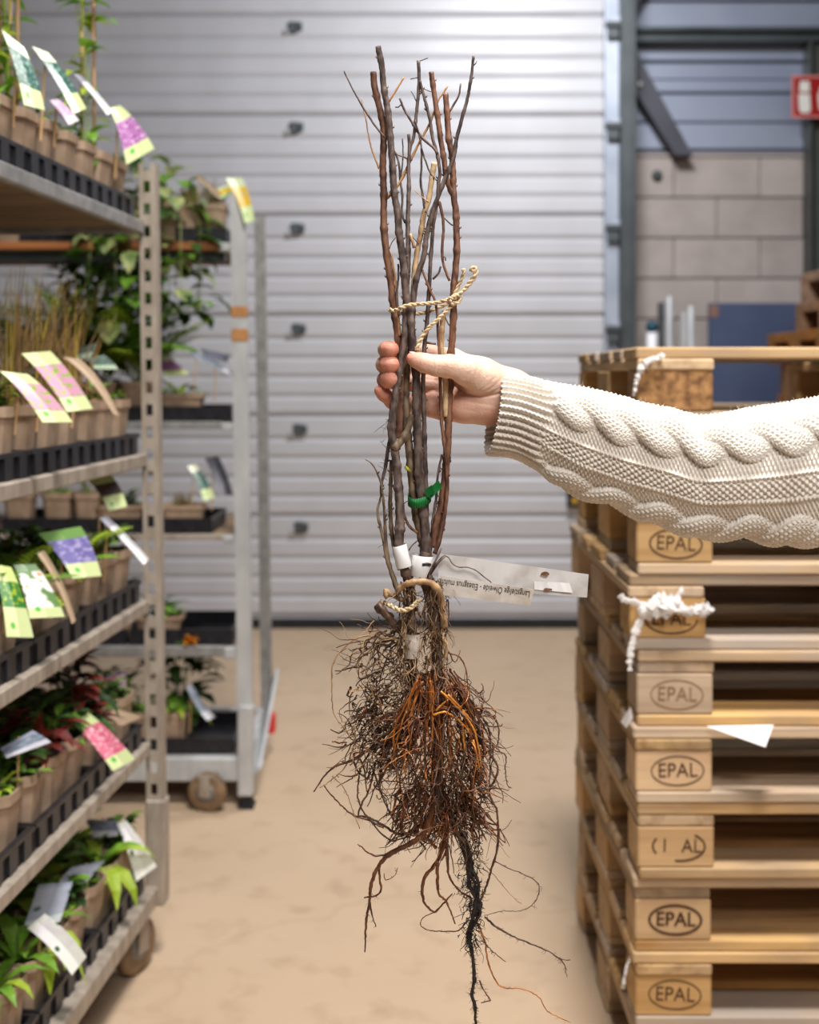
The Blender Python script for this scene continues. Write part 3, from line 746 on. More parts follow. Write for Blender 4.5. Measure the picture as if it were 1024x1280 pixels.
SHELF = ['top', 'second', 'third', 'fourth', 'bottom']
rows_kind = [
  ['low', 'climber', 'low', 'low', 'low', 'climber', 'climber', 'low', 'climber'],
  ['low', 'olive', 'grassy', 'grassy', 'grassy', 'grassy', 'dark', 'grassy', 'grassy'],
  ['dark', 'olive', 'limefern', 'dark', 'olive', 'limefern', 'dark', 'limefern', 'dark'],
  ['low', 'dark', 'red', 'dark', 'red', 'dark', 'low', 'red', 'dark'],
  ['dark', 'leafy', 'low', 'dark', 'leafy', 'leafy', 'leafy', 'leafy', 'leafy']]
for i, z in enumerate(ZS):
    lx = .0125*z if i < 4 else 0
    for k in range(3):
        o = link('plant_tray', TRAY, None, TL(.014 + k*.324, .024 + lx, z + .0005), (0, 0, PHI))
        tag(o, 'black ribbed tray on the %s shelf of near trolley, %s from slotted post' % (SHELF[i], ORD[k]), 'tray', 'black plant trays')
    for row in range(3):
        if i == 0 and row > 1: continue
        for k in range(9):
            s = .066 + k*.1065 + .0023*(k//3); t = .024 + lx + .058 + row*.106
            p = TL(s, t, z + .004); px = 512 + F*p.x/p.y
            if px < -30: continue
            kd = rows_kind[i][k] if row == 0 else rows_kind[i][(k*2 + row*4) % 9]
            if i == 0 and row == 1: kd = 'climber' if k in (3, 4, 6) else 'low'
            lab = '%s in taupe pot, near trolley %s shelf, %s row, %s from post' % (WORDS[kd], SHELF[i], ['aisle', 'middle', 'inner'][row], ORD[k] if k else 'first')
            plant(p, kd, lab, PHI + rq.uniform(-.06, .06), 'potted plants on the near trolley')

# ---- second trolley behind
BD = 3.885; BK = BD / F; BX = (303 - 512) * BK
def bz(py): return EYE - (py - HOR) * BK
far = thing('plant_trolley', 'pale grey plant trolley with taped post, standing behind', 'trolley', (BX, BD, 0), 0, 'plant trolleys on the left')
def leanpost(x, y, r, m, top, name='post', lean=-.013):
    MB().quadbox([(x-r, y-.014, .16), (x+r, y-.014, .16), (x+r, y+.014, .16), (x-r, y+.014, .16), (x-r+lean*top, y-.014, top), (x+r+lean*top, y-.014, top), (x+r+lean*top, y+.014, top), (x-r+lean*top, y+.014, top)]).obj(name, m, far)
ztop = bz(242)
leanpost(.012, .0, .024, M_palegrey, ztop); leanpost(-1.35, 0, .024, M_palegrey, ztop)
leanpost(.012, .565, .020, M_galv, ztop); leanpost(-1.35, .565, .020, M_galv, ztop)
for ya, yb in ((383, 397), (411, 427)):
    za, zb_ = bz(yb), bz(ya); l = -.013*(za+zb_)/2 + .012
    MB().bbox(l-.026, l+.026, -.017, .017, za, zb_, .002).obj('tape_band', M_tape, far)
BS = [(bz(302), M_orangewood, .026), (bz(527), M_galv, .024), (bz(668), M_galvdull, .02), (bz(808), M_galv, .034)]
for i, (z, m, th) in enumerate(BS):
    l = -.013*z
    MB().bbox(-1.33+l, -.05+l, .0, .024, z-th, z, .003).obj('shelf_rail', m, far)
    MB().bbox(-1.33+l, -.05+l, .541, .565, z-th, z, .003).obj('shelf_rail', m, far)
    MB().bbox(-1.33+l, -.03+l, .024, .541, z-.018, z-.003, .002).obj('shelf_board', M_ply, far)
    MB().bbox(-.052+l, -.012+l, -.008, .03, z-th-.006, z-.004, .004).obj('shelf_hook', M_palegrey, far)
    if i == 0: MB().bbox(-1.33+l, -.04+l, .05, .09, z-th-.035, z-th-.001, .002).obj('under_beam', M_darksteel, far)
z = bz(945)
MB().bbox(-1.38, .02, -.02, .02, bz(975), z, .005).obj('base_rail', M_palegrey, far)
MB().bbox(-1.38, .02, .545, .585, bz(975), z, .005).obj('base_rail', M_palegrey, far)
MB().bbox(-.02, .02, .02, .545, bz(975), z, .005).obj('base_rail', M_palegrey, far)
MB().bbox(-1.36, -.02, .02, .545, z-.016, z-.004, .002).obj('base_board', M_ply, far)
MB().bbox(-.012, .036, -.03, .022, bz(992), bz(880), .004).obj('post_socket', M_palegrey, far)
MB().slab([(.02, .04, bz(975)), (.045, .04, bz(965)), (.05, .53, bz(905)+.05), (.02, .53, bz(915))], (.012, 0, 0)).obj('end_brace', M_palegrey, far)
MB().bbox(.022, .05, .48, .54, .09, .155, .004).obj('red_clip', M_red, far)
MB().box(.0, .034, -.02, .02, .012, bz(990)).box(-.01, .04, -.03, .03, .0, .012).obj('foot', M_rubber, far)
caster(far, -.105, -.042, .062, .12, 1.35); caster(far, -1.2, -.042, .062, .12, 1.5); caster(far, -.105, .5, .07, bz(975), 1.5); caster(far, -1.2, .5, .07, bz(975), 1.6)
BZ = [s[0] for s in BS] + [z]
far_trays = [(0, 280), (0, 150), (1, 286), (1, 150), (2, 262), (2, 128), (3, 288), (3, 154), (4, 290), (4, 156)]
trm = tray_mesh(0.318, 0.535)
sh_n = {}
for (si, pxr) in far_trays:
    sh_n[si] = sh_n.get(si, -1) + 1
    o = link('plant_tray', trm, None, ((pxr - 512)*BK, BD + .345, BZ[si] + .0005), (0, 0, 0))
    o.scale = (.62, 1, 1)
    tag(o, 'black ribbed tray on the %s shelf of back trolley, %s from taped post' % (SHELF[si], ['nearest', 'second'][sh_n[si]]), 'tray', 'black plant trays')
fp = [(0, 266, 0, 'dry', 0, 1.2), (0, 236, 0, 'dry', 0, 1.0), (0, 206, 0, 'ivy', 0, 1.7), (0, 160, 0, 'ivy', 0, 1.9), (0, 120, 0, 'low', 0, 1.0), (0, 20, 0, None, 1, 1),
      (1, 226, 0, 'low', 1, 1.1), (1, 172, 0, 'tallfern', 0, .8), (1, 128, 0, 'tallfern', 0, 1.1), (1, 90, 0, 'tallfern', 0, 1.0), (1, 165, 1, 'tallbush', 0, 1.0), (1, 110, 1, 'tallbush', 0, 1.15), (1, 50, 1, 'tallfern', 0, 1.0),
      (2, 228, 0, 'dry', 1, .6), (2, 150, 0, 'dark', 1, .8), (2, 74, 0, 'low', 0, .9), (2, 26, 0, 'low', 0, .9), (2, 112, 0, 'olive', 0, .9),
      (3, 200, 0, 'dark', 1, .9), (3, 150, 0, 'red', 0, .8), (3, 110, 0, 'olive', 0, 1),
      (4, 216, 0, 'leafy', 0, 1), (4, 175, 0, 'low', 0, 1.2), (4, 225, 1, 'bush', 0, 1.5), (4, 140, 0, 'bush', 0, 1)]
cnt = {}
for (si, px, row, kd, wide, sc) in fp:
    y = BD + (.035 if kd == 'ivy' else .085) + row*.13; x = (px - 512) * y / F
    rank = sorted([q[1] for q in fp if q[0] == si and q[2] == row], reverse=True).index(px)
    plant((x, y, BZ[si] + .004), kd, 'potted %s, back trolley %s shelf, %s row, %s from taped post' % (WORDS.get(kd, 'bare soil'), SHELF[si], ['front', 'rear'][row], ['first','second','third','fourth','fifth','sixth','seventh'][rank]),
          rq.uniform(-.1, .1), 'potted plants on the back trolley', bool(wide), sc)
# marigold bloom lying on the shelf
e = thing('marigold_bloom', 'single orange bloom lying on the back trolley shelf edge', 'flower', ((238-512)*BK, BD + .012, BZ[3]+.004))
mb = MB(); r_ = random.Random(3)
for i in range(26): leaf(mb, (0, 0, .008), r_.uniform(0, 6.28), r_.uniform(-.1, 1.2), .03, .014, .5, 0)
mb.obj('petals', mat('orange_petal', srgb(232,150,30), srgb(240,170,50), (30,30,30), .6, trans=.2), e, fix=False)
MB().tube([(0, 0, .006), (-.03, 0, .004), (-.05, .004, .003)], .002, 5).obj('stalk', L_green, e)

# ------------------------------------------------------------------ printed plant tags
def tagmat(kind, top, pic1, pic2, low, scale=9.0, picr=(0.22, 0.74)):
    m, nt, b = nodes('tag_' + kind); N = nt.nodes; L = nt.links
    uv = N.new('ShaderNodeUVMap'); sp = N.new('ShaderNodeSeparateXYZ'); L.new(uv.outputs[0], sp.inputs[0])
    mp = N.new('ShaderNodeMapping'); mp.inputs['Scale'].default_value = (scale*.45, scale, 1); L.new(uv.outputs[0], mp.inputs[0])
    v = N.new('ShaderNodeTexVoronoi'); v.inputs['Scale'].default_value = 1.0; L.new(mp.outputs[0], v.inputs['Vector'])
    nz = N.new('ShaderNodeTexNoise'); nz.inputs['Scale'].default_value = 2.2; nz.inputs['Detail'].default_value = 4; L.new(mp.outputs[0], nz.inputs['Vector'])
    if kind == 'daisy':
        r = ramp(nt, [(0.0, srgb(238,160,30)), (0.16, srgb(236,150,30)), (0.2, srgb(250,250,246)), (0.62, srgb(246,248,244)), (0.72, pic2)]); L.new(v.outputs['Distance'], r.inputs[0])
    elif kind.startswith('herb'):
        v.inputs['Scale'].default_value = .8
        r = ramp(nt, [(0.0, srgb(40,78,52)), (0.20, srgb(70,104,80)), (0.25, pic1), (1, pic2)]); L.new(v.outputs['Distance'], r.inputs[0])
    else:
        r = ramp(nt, [(0.35, pic1), (0.52, pic1), (0.60, pic2)]); L.new(nz.outputs[0], r.inputs[0])
    def band(lo, hi):
        a = N.new('ShaderNodeMath'); a.operation = 'GREATER_THAN'; a.inputs[1].default_value = lo; L.new(sp.outputs[1], a.inputs[0])
        c = N.new('ShaderNodeMath'); c.operation = 'LESS_THAN'; c.inputs[1].default_value = hi; L.new(sp.outputs[1], c.inputs[0])
        d = N.new('ShaderNodeMath'); d.operation = 'MULTIPLY'; L.new(a.outputs[0], d.inputs[0]); L.new(c.outputs[0], d.inputs[1]); return d.outputs[0]
    m1 = N.new('ShaderNodeMix'); m1.data_type = 'RGBA'; L.new(band(picr[1], 2), m1.inputs[0]); m1.inputs[6].default_value = top; m1.inputs[7].default_value = low
    m2 = N.new('ShaderNodeMix'); m2.data_type = 'RGBA'; L.new(band(*picr), m2.inputs[0]); L.new(m1.outputs[2], m2.inputs[6]); L.new(r.outputs[0], m2.inputs[7])
    # small green emblem in the lower band
    d1 = N.new('ShaderNodeVectorMath'); d1.operation = 'SUBTRACT'; d1.inputs[1].default_value = (.3, .86, 0); L.new(uv.outputs[0], d1.inputs[0])
    d2 = N.new('ShaderNodeVectorMath'); d2.operation = 'MULTIPLY'; d2.inputs[1].default_value = (.5, 1, 0); L.new(d1.outputs[0], d2.inputs[0])
    ln = N.new('ShaderNodeVectorMath'); ln.operation = 'LENGTH'; L.new(d2.outputs[0], ln.inputs[0])
    lt = N.new('ShaderNodeMath'); lt.operation = 'LESS_THAN'; lt.inputs[1].default_value = .045; L.new(ln.outputs['Value'], lt.inputs[0])
    m3 = N.new('ShaderNodeMix'); m3.data_type = 'RGBA'; L.new(lt.outputs[0], m3.inputs[0]); L.new(m2.outputs[2], m3.inputs[6])
    m3.inputs[7].default_value = srgb(96,190,70) if not (kind.startswith('herb') or kind in ('beige', 'grey', 'slate')) else low
    L.new(m3.outputs[2], b.inputs['Base Color']); b.inputs['Roughness'].default_value = 0.35
    return m
LIMEW = srgb(216,230,170); PALE = srgb(232,238,212); WHT = srgb(240,242,236)
TM = {
 'teal': tagmat('teal', PALE, srgb(44,92,84), srgb(140,170,160), LIMEW, 7), 'purple': tagmat('purple', LIMEW, srgb(168,96,170), srgb(220,190,220), LIMEW, 8, (0.3, 0.78)),
 'pink': tagmat('pink', srgb(226,196,226), srgb(214,172,216), srgb(236,214,236), srgb(238,228,240), 4), 'pinkflower': tagmat('pinkflower', LIMEW, srgb(216,160,190), srgb(150,190,50), LIMEW, 5.5, (0.25, .8)),
 'beige': tagmat('beige', srgb(172,150,126), srgb(172,150,126), srgb(180,158,134), srgb(172,150,126), 5), 'tealgrey': tagmat('tealgrey', srgb(110,130,120), srgb(70,92,84), srgb(120,138,128), srgb(170,186,164), 5),
 'darkflower': tagmat('darkflower', LIMEW, srgb(96,74,86), srgb(70,96,80), LIMEW, 6, (.3, .66)), 'white': tagmat('white', srgb(150,150,165), srgb(214,214,222), srgb(226,226,232), srgb(236,236,240), 5),
 'blueflower': tagmat('blueflower', srgb(120,160,90), srgb(120,112,176), srgb(176,170,214), LIMEW, 5, (.24, .74)), 'daisy': tagmat('daisy', srgb(140,170,130), srgb(246,248,244), srgb(110,150,90), LIMEW, 5, (.16, .84)),
 'greenpic': tagmat('greenpic', srgb(216,232,150), srgb(60,130,60), srgb(170,196,60), LIMEW, 5, (.25, .62)), 'rose': tagmat('rose', LIMEW, srgb(222,110,140), srgb(242,196,206), LIMEW, 7, (.22, .8)),
 'grey': tagmat('grey', srgb(150,158,176), srgb(112,124,140), srgb(160,168,184), srgb(196,196,206), 5), 'lilac': tagmat('lilac', srgb(170,156,180), srgb(158,142,168), srgb(180,168,188), srgb(170,158,178), 5),
 'paleflower': tagmat('paleflower', srgb(150,132,150), srgb(226,196,200), srgb(120,110,130), srgb(206,178,190), 6), 'herb': tagmat('herb', WHT, srgb(246,248,244), srgb(224,220,230), WHT, 5, (.1, .7)),
 'herbshaded': tagmat('herbshaded', srgb(150,158,176), srgb(160,166,184), srgb(176,180,196), srgb(206,212,216), 5, (.1, .8)), 'yellow': tagmat('yellow', srgb(216,232,190), srgb(236,186,30), srgb(190,190,60), srgb(214,234,170), 7, (.25, .7)),  # grey herb card: the white herb card with shade put into its colours
 'slate': tagmat('slate', srgb(96,96,110), srgb(80,82,96), srgb(110,110,122), srgb(96,96,110), 5)}
def nearD(px, t): return (-TX + t + .0822*TY) / (.0822 - (px - 512)/F)
def plant_tag(kind, quad, label, zsoil=None, D=None, bow=5.0, stick=True, t=.05, dd=.03):
    TLc, TRc, BRc, BLc = [np.array(q, float) for q in quad]
    ms = (TLc + TRc) / 2
    if D is None: D = nearD(max(ms[0], -20), t)
    me = bpy.data.meshes.new('card'); n = 8; vs_ = []; uvs = []
    base = P(ms[0], ms[1], D); base.z = zsoil
    nrm = None
    rows_ = []
    for i in range(n+1):
        f = i/n; a = TLc*(1-f) + BLc*f; b = TRc*(1-f) + BRc*f; lift = bow*4*f*(1-f)
        Dl = D - dd*f
        rows_.append([P(q[0] + lift*.35, q[1] - lift*.7, Dl - .006*(k == 0)) for k, q in enumerate((a, (a+b)/2, b))])
    nr = (rows_[n][0] - rows_[0][0]).cross(rows_[0][2] - rows_[0][0]).normalized() * .0006
    faces = []; fu = []
    for side in (0, 1):
        for i in range(n+1):
            for k in range(3):
                vs_.append(tuple(rows_[i][k] - base + nr*(1 if side else -1))); uvs.append((k/2, i/n))
    o1 = 3*(n+1)
    for i in range(n):
        for k in range(2):
            a = 3*i + k; faces.append((a, a+1, a+4, a+3)); faces.append((o1+a, o1+a+3, o1+a+4, o1+a+1))
        faces.append((3*i, 3*i+3, o1+3*i+3, o1+3*i)); faces.append((3*i+2, o1+3*i+2, o1+3*i+5, 3*i+5))
    faces.append((0, o1, o1+1, o1+2, 2, 1)); faces.append((3*n, 3*n+1, 3*n+2, o1+3*n+2, o1+3*n+1, o1+3*n))
    me.from_pydata(vs_, [], faces); me.materials.append(TM[kind])
    ul = me.uv_layers.new(name='UVMap')
    for lp in me.loops: ul.data[lp.index].uv = uvs[lp.vertex_index]
    me.update()
    e = thing('plant_tag', label, 'plant tag', base, 0, 'printed plant tags')
    link('card', me, e)
    a0 = rows_[1][1] - base
    if stick: MB().tube([a0 + Vector((0, .004, .006)), Vector((a0.x*.5, a0.y*.5 + .004, a0.z*.5)), Vector((0, .004, -.03))], .0022, 6).obj('stick', M_stake, e)
    return e
zs = [q + .108 for q in ZS]
T = plant_tag
T('teal', [(2,37),(30,60),(56,138),(30,131)], 'leaning tag with dark teal picture, leftmost on the top shelf', zs[0])
T('teal', [(40,58),(60,66),(108,136),(92,142)], 'slim teal picture tag on top shelf, before the paired canes', zs[0], bow=4)
T('purple', [(137,136),(150,132),(193,186),(158,206)], 'tag with purple flower overhanging the top of slotted post', zs[0])
T('white', [(92,93),(99,93),(141,140),(134,144)], 'narrow white tag strip pointing down towards the purple flower tag', zs[0], bow=2, stick=False)
T('pink', [(62,126),(72,124),(99,151),(86,156)], 'small plain lilac-pink tag lying on top shelf pots', zs[0], bow=2)
T('pinkflower', [(0,464),(35,468),(91,528),(53,528)], 'pink flower tag on the second shelf, left of the pair', zs[1])
T('pinkflower', [(27,442),(63,439),(116,511),(84,515)], 'pink flower tag on the second shelf, right of the pair', zs[1])
T('beige', [(78,446),(100,449),(149,520),(141,517)], 'bare beige tag back curving over the second shelf pots', zs[1], bow=8)
T('tealgrey', [(80,441),(121,429),(113,447),(95,450)], 'dull green tag seen flat beyond the pink flower tags', zs[1], t=.16)
T('tealgrey', [(105,449),(130,444),(148,462),(118,461)], 'dull green tag with pale tip near the slotted post', zs[1], t=.12, bow=2)
T('darkflower', [(106,598),(137,592),(159,633),(136,639)], 'lime tag with dark plum flower under the second shelf', zs[2], t=.10)
T('white', [(124,648),(133,645),(186,699),(180,706)], 'blank white tag slanting down across the slotted post', zs[2], bow=2)
T('blueflower', [(47,667),(101,658),(127,720),(91,723)], 'tag with violet-blue blossom on the third shelf', zs[2])
T('daisy', [(17,706),(44,705),(81,771),(37,773)], 'tag printed with white daisies on the third shelf', zs[2])
T('greenpic', [(-8,705),(14,709),(42,797),(8,796)], 'tag with green leaf picture at the left frame edge, third shelf', zs[2])
T('beige', [(46,692),(55,688),(95,776),(90,780)], 'curved tag seen edge-on between the daisy and violet tags', zs[2], bow=7)
T('rose', [(88,899),(111,891),(169,949),(141,964)], 'tag with pink carnation on the fourth shelf', zs[3], bow=3)
T('beige', [(106,889),(122,883),(177,897),(140,912)], 'beige tag back behind the pink carnation tag', zs[3], bow=3, t=.08)
T('grey', [(0,936),(41,913),(64,928),(8,948)], 'grey-blue tag lying nearly flat on the fourth shelf', zs[3], bow=1)
T('lilac', [(88,855),(105,860),(131,884),(108,887)], 'dull lilac tag leaning beside red leaves on the fourth shelf', zs[3], t=.15)
T('paleflower', [(122,847),(156,838),(158,862),(125,871)], 'tag with pale pink bloom high over the fourth shelf', zs[3], t=.12, bow=2)
T('herb', [(146,1029),(157,1025),(196,1083),(170,1102)], 'white herb tag nearest the slotted post, bottom shelf', zs[4], bow=3)
T('grey', [(103,1023),(151,1027),(146,1045),(118,1047)], 'crinkled grey-blue tag at the far end of the bottom shelf', zs[4], t=.10, bow=3)
T('herbshaded', [(90,1084),(131,1076),(84,1134),(73,1104)], 'shaded herb tag curling left in the middle of the bottom shelf', zs[4], bow=3)
T('herbshaded', [(48,1106),(91,1102),(75,1152),(27,1166)], 'large shaded herb tag standing behind the white one', zs[4], bow=3)
T('herb', [(34,1160),(56,1142),(108,1196),(90,1219)], 'large white herb tag in front, bottom shelf left', zs[4], bow=5)
bs = [q + .09 for q in BZ]
T('yellow', [(282,223),(302,222),(318,276),(306,279)], 'yellow flower tag drooping over the taped post top', bs[0], BD - .0, bow=5)
T('yellow', [(266,238),(288,230),(291,243),(275,248)], 'small yellow flower tag on the back trolley top shelf', bs[0], BD + .06, bow=1)
T('beige', [(243,221),(248,218),(278,244),(273,248)], 'thin beige tag slanting over dry stalks, back trolley', bs[0], BD + .06, bow=1)
T('purple', [(191,446),(204,443),(237,468),(206,471)], 'purple flower tag behind the slotted post, back trolley', bs[1], BD + .08, bow=2)
T('slate', [(250,435),(287,444),(284,453),(258,448)], 'dark slate tag lying flat beside the taped post', bs[1], BD + .12, bow=1)
T('grey', [(237,442),(243,438),(294,466),(291,471)], 'narrow grey tag slanting to the taped post', bs[1], BD + .05, bow=1)
T('teal', [(234,583),(244,580),(269,622),(255,626)], 'upright teal tag on the back trolley third shelf', bs[2], BD + .06, bow=3)
T('slate', [(256,573),(273,570),(291,618),(274,619)], 'dark tag leaning behind the teal tag', bs[2], BD + .14, bow=3)
T('grey', [(233,859),(240,855),(269,896),(259,901)], 'grey tag bent over low on the back trolley base', bs[4], BD + .05, bow=-3)
# ------------------------------------------------------------------ the bare-root bundle (held 1.3 m from the camera)
HD = 1.30; SP = HD / F                       # metres per pixel in the bundle's plane
def V(px, py, off=0.0): return P(px, py, HD - off*SP)
BK_red = mat('bark_red_brown', srgb(84,52,38), srgb(142,100,76), (150,150,60), 0.6, 0, 0.5, (300,300,120), lo=.38, hi=.62, dist=.001)
BK_dark = mat('bark_grey_purple', srgb(62,48,44), srgb(118,100,92), (170,170,70), 0.65, 0, 0.6, (300,300,120), lo=.38, hi=.62, dist=.001)
BK_olive = mat('bark_grey_brown', srgb(80,62,48), srgb(138,116,92), (170,170,70), 0.65, 0, 0.6, (300,300,120), lo=.38, hi=.62, dist=.001)
BK_pale = mat('stripped_pale_wood', srgb(226,196,152), srgb(150,112,76), (120,120,40), 0.65, 0, 0.4)
BK_tan = mat('tan_twig', srgb(170,120,74), srgb(200,150,100), (60,60,30), 0.6)
BK_base = mat('root_collar_bark', srgb(58,42,36), srgb(112,88,72), (70,70,70), 0.7, 0, 0.8, (250,250,250), dist=.0015)
M_cut = mat('cut_end', srgb(196,160,118), srgb(170,130,90), (90,90,90), 0.8)
bundle = thing('bare_root_bundle', 'tied bundle of bare-root shrub stems with hanging reddish roots', 'shrub bundle', V(535, 470, 0))
B0 = bundle.location.copy()
rs = random.Random(77)
def branch(name, pts, r0, r1, m, parent=bundle, n=9, step=3.0, knots=True, rough=0.05, po=None):
    """pts: (px, py, off); radii in px"""
    q = spline(pts, step); N = len(q); mb = MB(); path = []; rad = []
    nxt = rs.uniform(4, 10); kn = 0
    for i, (x, y, o) in enumerate(q):
        f = i/(N-1); r = r0 + (r1 - r0)*f; r *= 1 + rs.uniform(-rough, rough)
        if knots and i > nxt:
            kn = 2; nxt = i + rs.uniform(7, 16)
        if kn: r *= 1.16; kn -= 1
        jx = rs.uniform(-.25, .25)
        path.append(V(x + jx, y, o) - B0); rad.append(r*SP)
    mb.tube(path, rad, n)
    k = len(mb.m); mb.m[k-1] = 1; mb.m[k-2] = 1
    o = mb.obj(name, [m, M_cut if r0 > 2.2 else m], parent, True)
    for i in (k-1, k-2): o.data.polygons[i].use_smooth = False
    if knots and N > 12:                       # buds
        bm2 = MB()
        for j in range(max(1, N//11)):
            i = rs.randrange(2, N-2); a = path[i]; t = (path[i+1]-path[i-1]).normalized()
            sd = Vector((rs.choice((-1, 1)), rs.uniform(-.6, .2), 0)).normalized(); up = Vector((0, 0, 1)) if True else t
            bm2.tube([a + sd*rad[i]*.7, a + sd*(rad[i] + 1.3*SP) + up*SP*1.2, a + sd*(rad[i] + 1.9*SP) + up*SP*3.0], [1.2*SP, 1.0*SP, .25*SP], 5)
        bo = bm2.obj('buds', m, o, True); bo['kind'] = 'stuff'
    return o
def O(pts, o0, o1=None):
    o1 = o0 if o1 is None else o1; n = len(pts)
    return [(p[0], p[1], o0 + (o1-o0)*i/(n-1)) for i, p in enumerate(pts)]

sA = branch('stem', O([(467,90),(468,106),(473,129),(478.6,155),(479.5,182),(478.6,208),(480,242),(479.8,278),(482,308),(486.4,337),(489.3,359),(492,384),(495,402),(498,423),(501,446),(503,480),(501,515),(498,548)], 4, -6), 4.0, 5.0, BK_red)
sB = branch('stem', O([(472.5,58),(477.7,85),(479.5,108),(484.8,138),(488.3,173),(490.5,205),(493,242),(497.4,268),(498.8,290),(502.5,315),(505.4,344),(507.6,366),(512.5,392),(515.4,422),(517,445),(520.6,475),(520.6,510),(521.8,540),(523,568),(524,593),(526,615),(529,635),(532,666),(533.5,692)], 12, 2), 3.7, 6.0, BK_dark)
sC = branch('stem', O([(511,168),(512,187),(511,208),(511,242),(509.8,278),(510.5,308),(509.8,337),(508,366),(507,382),(506,423),(501,449),(496,484),(491,519),(489.5,539),(492.5,557),(495.4,578),(498,608),(500,637),(499.5,666),(498,684)], -2, 14), 2.0, 6.3, BK_dark)
sG = branch('stem', O([(492.5,562),(497,556),(503,550),(508,541),(512,530),(515,518)], 13, 6), 5.2, 3.6, BK_olive)
sH = branch('stem', O([(507,390),(508,420),(508.5,458),(507.5,493),(508.6,534),(512,564),(514.5,593),(518,622),(521,645),(527,668),(531,690)], -4, -4), 4.0, 6.0, BK_olive)
sJ = branch('stem', O([(557,117),(558.6,138),(561,173),(565.6,199),(567,242),(570,264),(570.6,286),(571,315),(569,344),(567,366),(567,392),(565.5,423),(563.7,444),(563,475),(561,510),(560,549),(558,578),(555.5,608),(551,637),(545,659),(541,684)], -4, -2), 3.7, 5.2, BK_red)
sK = branch('stem', O([(539,90),(542,111),(546,138),(550.7,173),(555,199),(558,222),(562,234),(567,244)], 2, -4), 3.2, 3.6, BK_red)
sL = branch('stem', O([(592,70),(590,90),(585,120),(578,146.7),(571,173),(567.4,196),(561,213),(555,227),(546.4,249),(539,271),(533,296),(530,320),(524.5,337),(520,352),(516.5,378),(515,400)], 12, 4), 1.7, 4.0, BK_dark)
sM = branch('stem', O([(523.4,76),(524,99),(522.6,124),(520,148),(517,173),(513.8,181),(512,191)], -3, -2), 2.2, 2.0, BK_dark)
sN = branch('stem', O([(525,101),(530.5,122),(537.5,150),(541,173),(546,190),(550,213),(548,232),(547,250),(542,278),(540.6,296),(538.4,322),(537,352),(535.4,381),(533.8,405),(531,428),(530,446),(529,480),(530,520),(531,560),(532,600),(533,640)], 2, -6), 1.8, 3.4, BK_dark)
sU = branch('stem', O([(543,203),(540,222),(536,249),(530,268),(526,293),(521.5,315),(518.6,337),(516.4,366),(514,396)], 6, 1), 3.6, 3.4, BK_pale, knots=False, rough=.12)
sX = branch('stem', O([(528,337),(536,359),(543.5,375),(546,388),(548,423),(549.6,444),(550.5,482),(552,525),(554.7,549),(558,578),(559,608),(555.5,644),(549.6,674),(543.7,692)], 4, 3), 1.4, 2.9, BK_red)
sY = branch('stem', O([(555,392),(553,404),(552,440),(556.7,475),(557,500),(556.5,521)], 2, 1), 3.4, 3.2, BK_pale, knots=False, rough=.12)
# slim stems low on the left and right
branch('stem', O([(456.6,574),(463,578),(469,586),(475.6,602),(479,622),(480.8,644),(482,666),(484,690),(489,715),(497,738)], 2, 4), .8, 3.0, BK_olive)
branch('stem', O([(488,548),(485,562),(481.5,586),(477,605),(477,621)], -2, 0), 2.6, 1.7, BK_dark)
branch('stem', O([(476,621),(472,640),(476,660),(480,677),(484,700),(491,719),(497,737)], 0, 6), 1.3, 3.0, BK_olive)
branch('stem', O([(489,575),(488.5,602),(488,637),(490,666),(494,690),(500,712)], 0, 0), 2.2, 3.0, BK_olive)
branch('stem', O([(552.5,568),(548,590),(546,608),(545,625),(541,652),(538,690)], -6, -4), 1.3, 2.2, BK_dark)
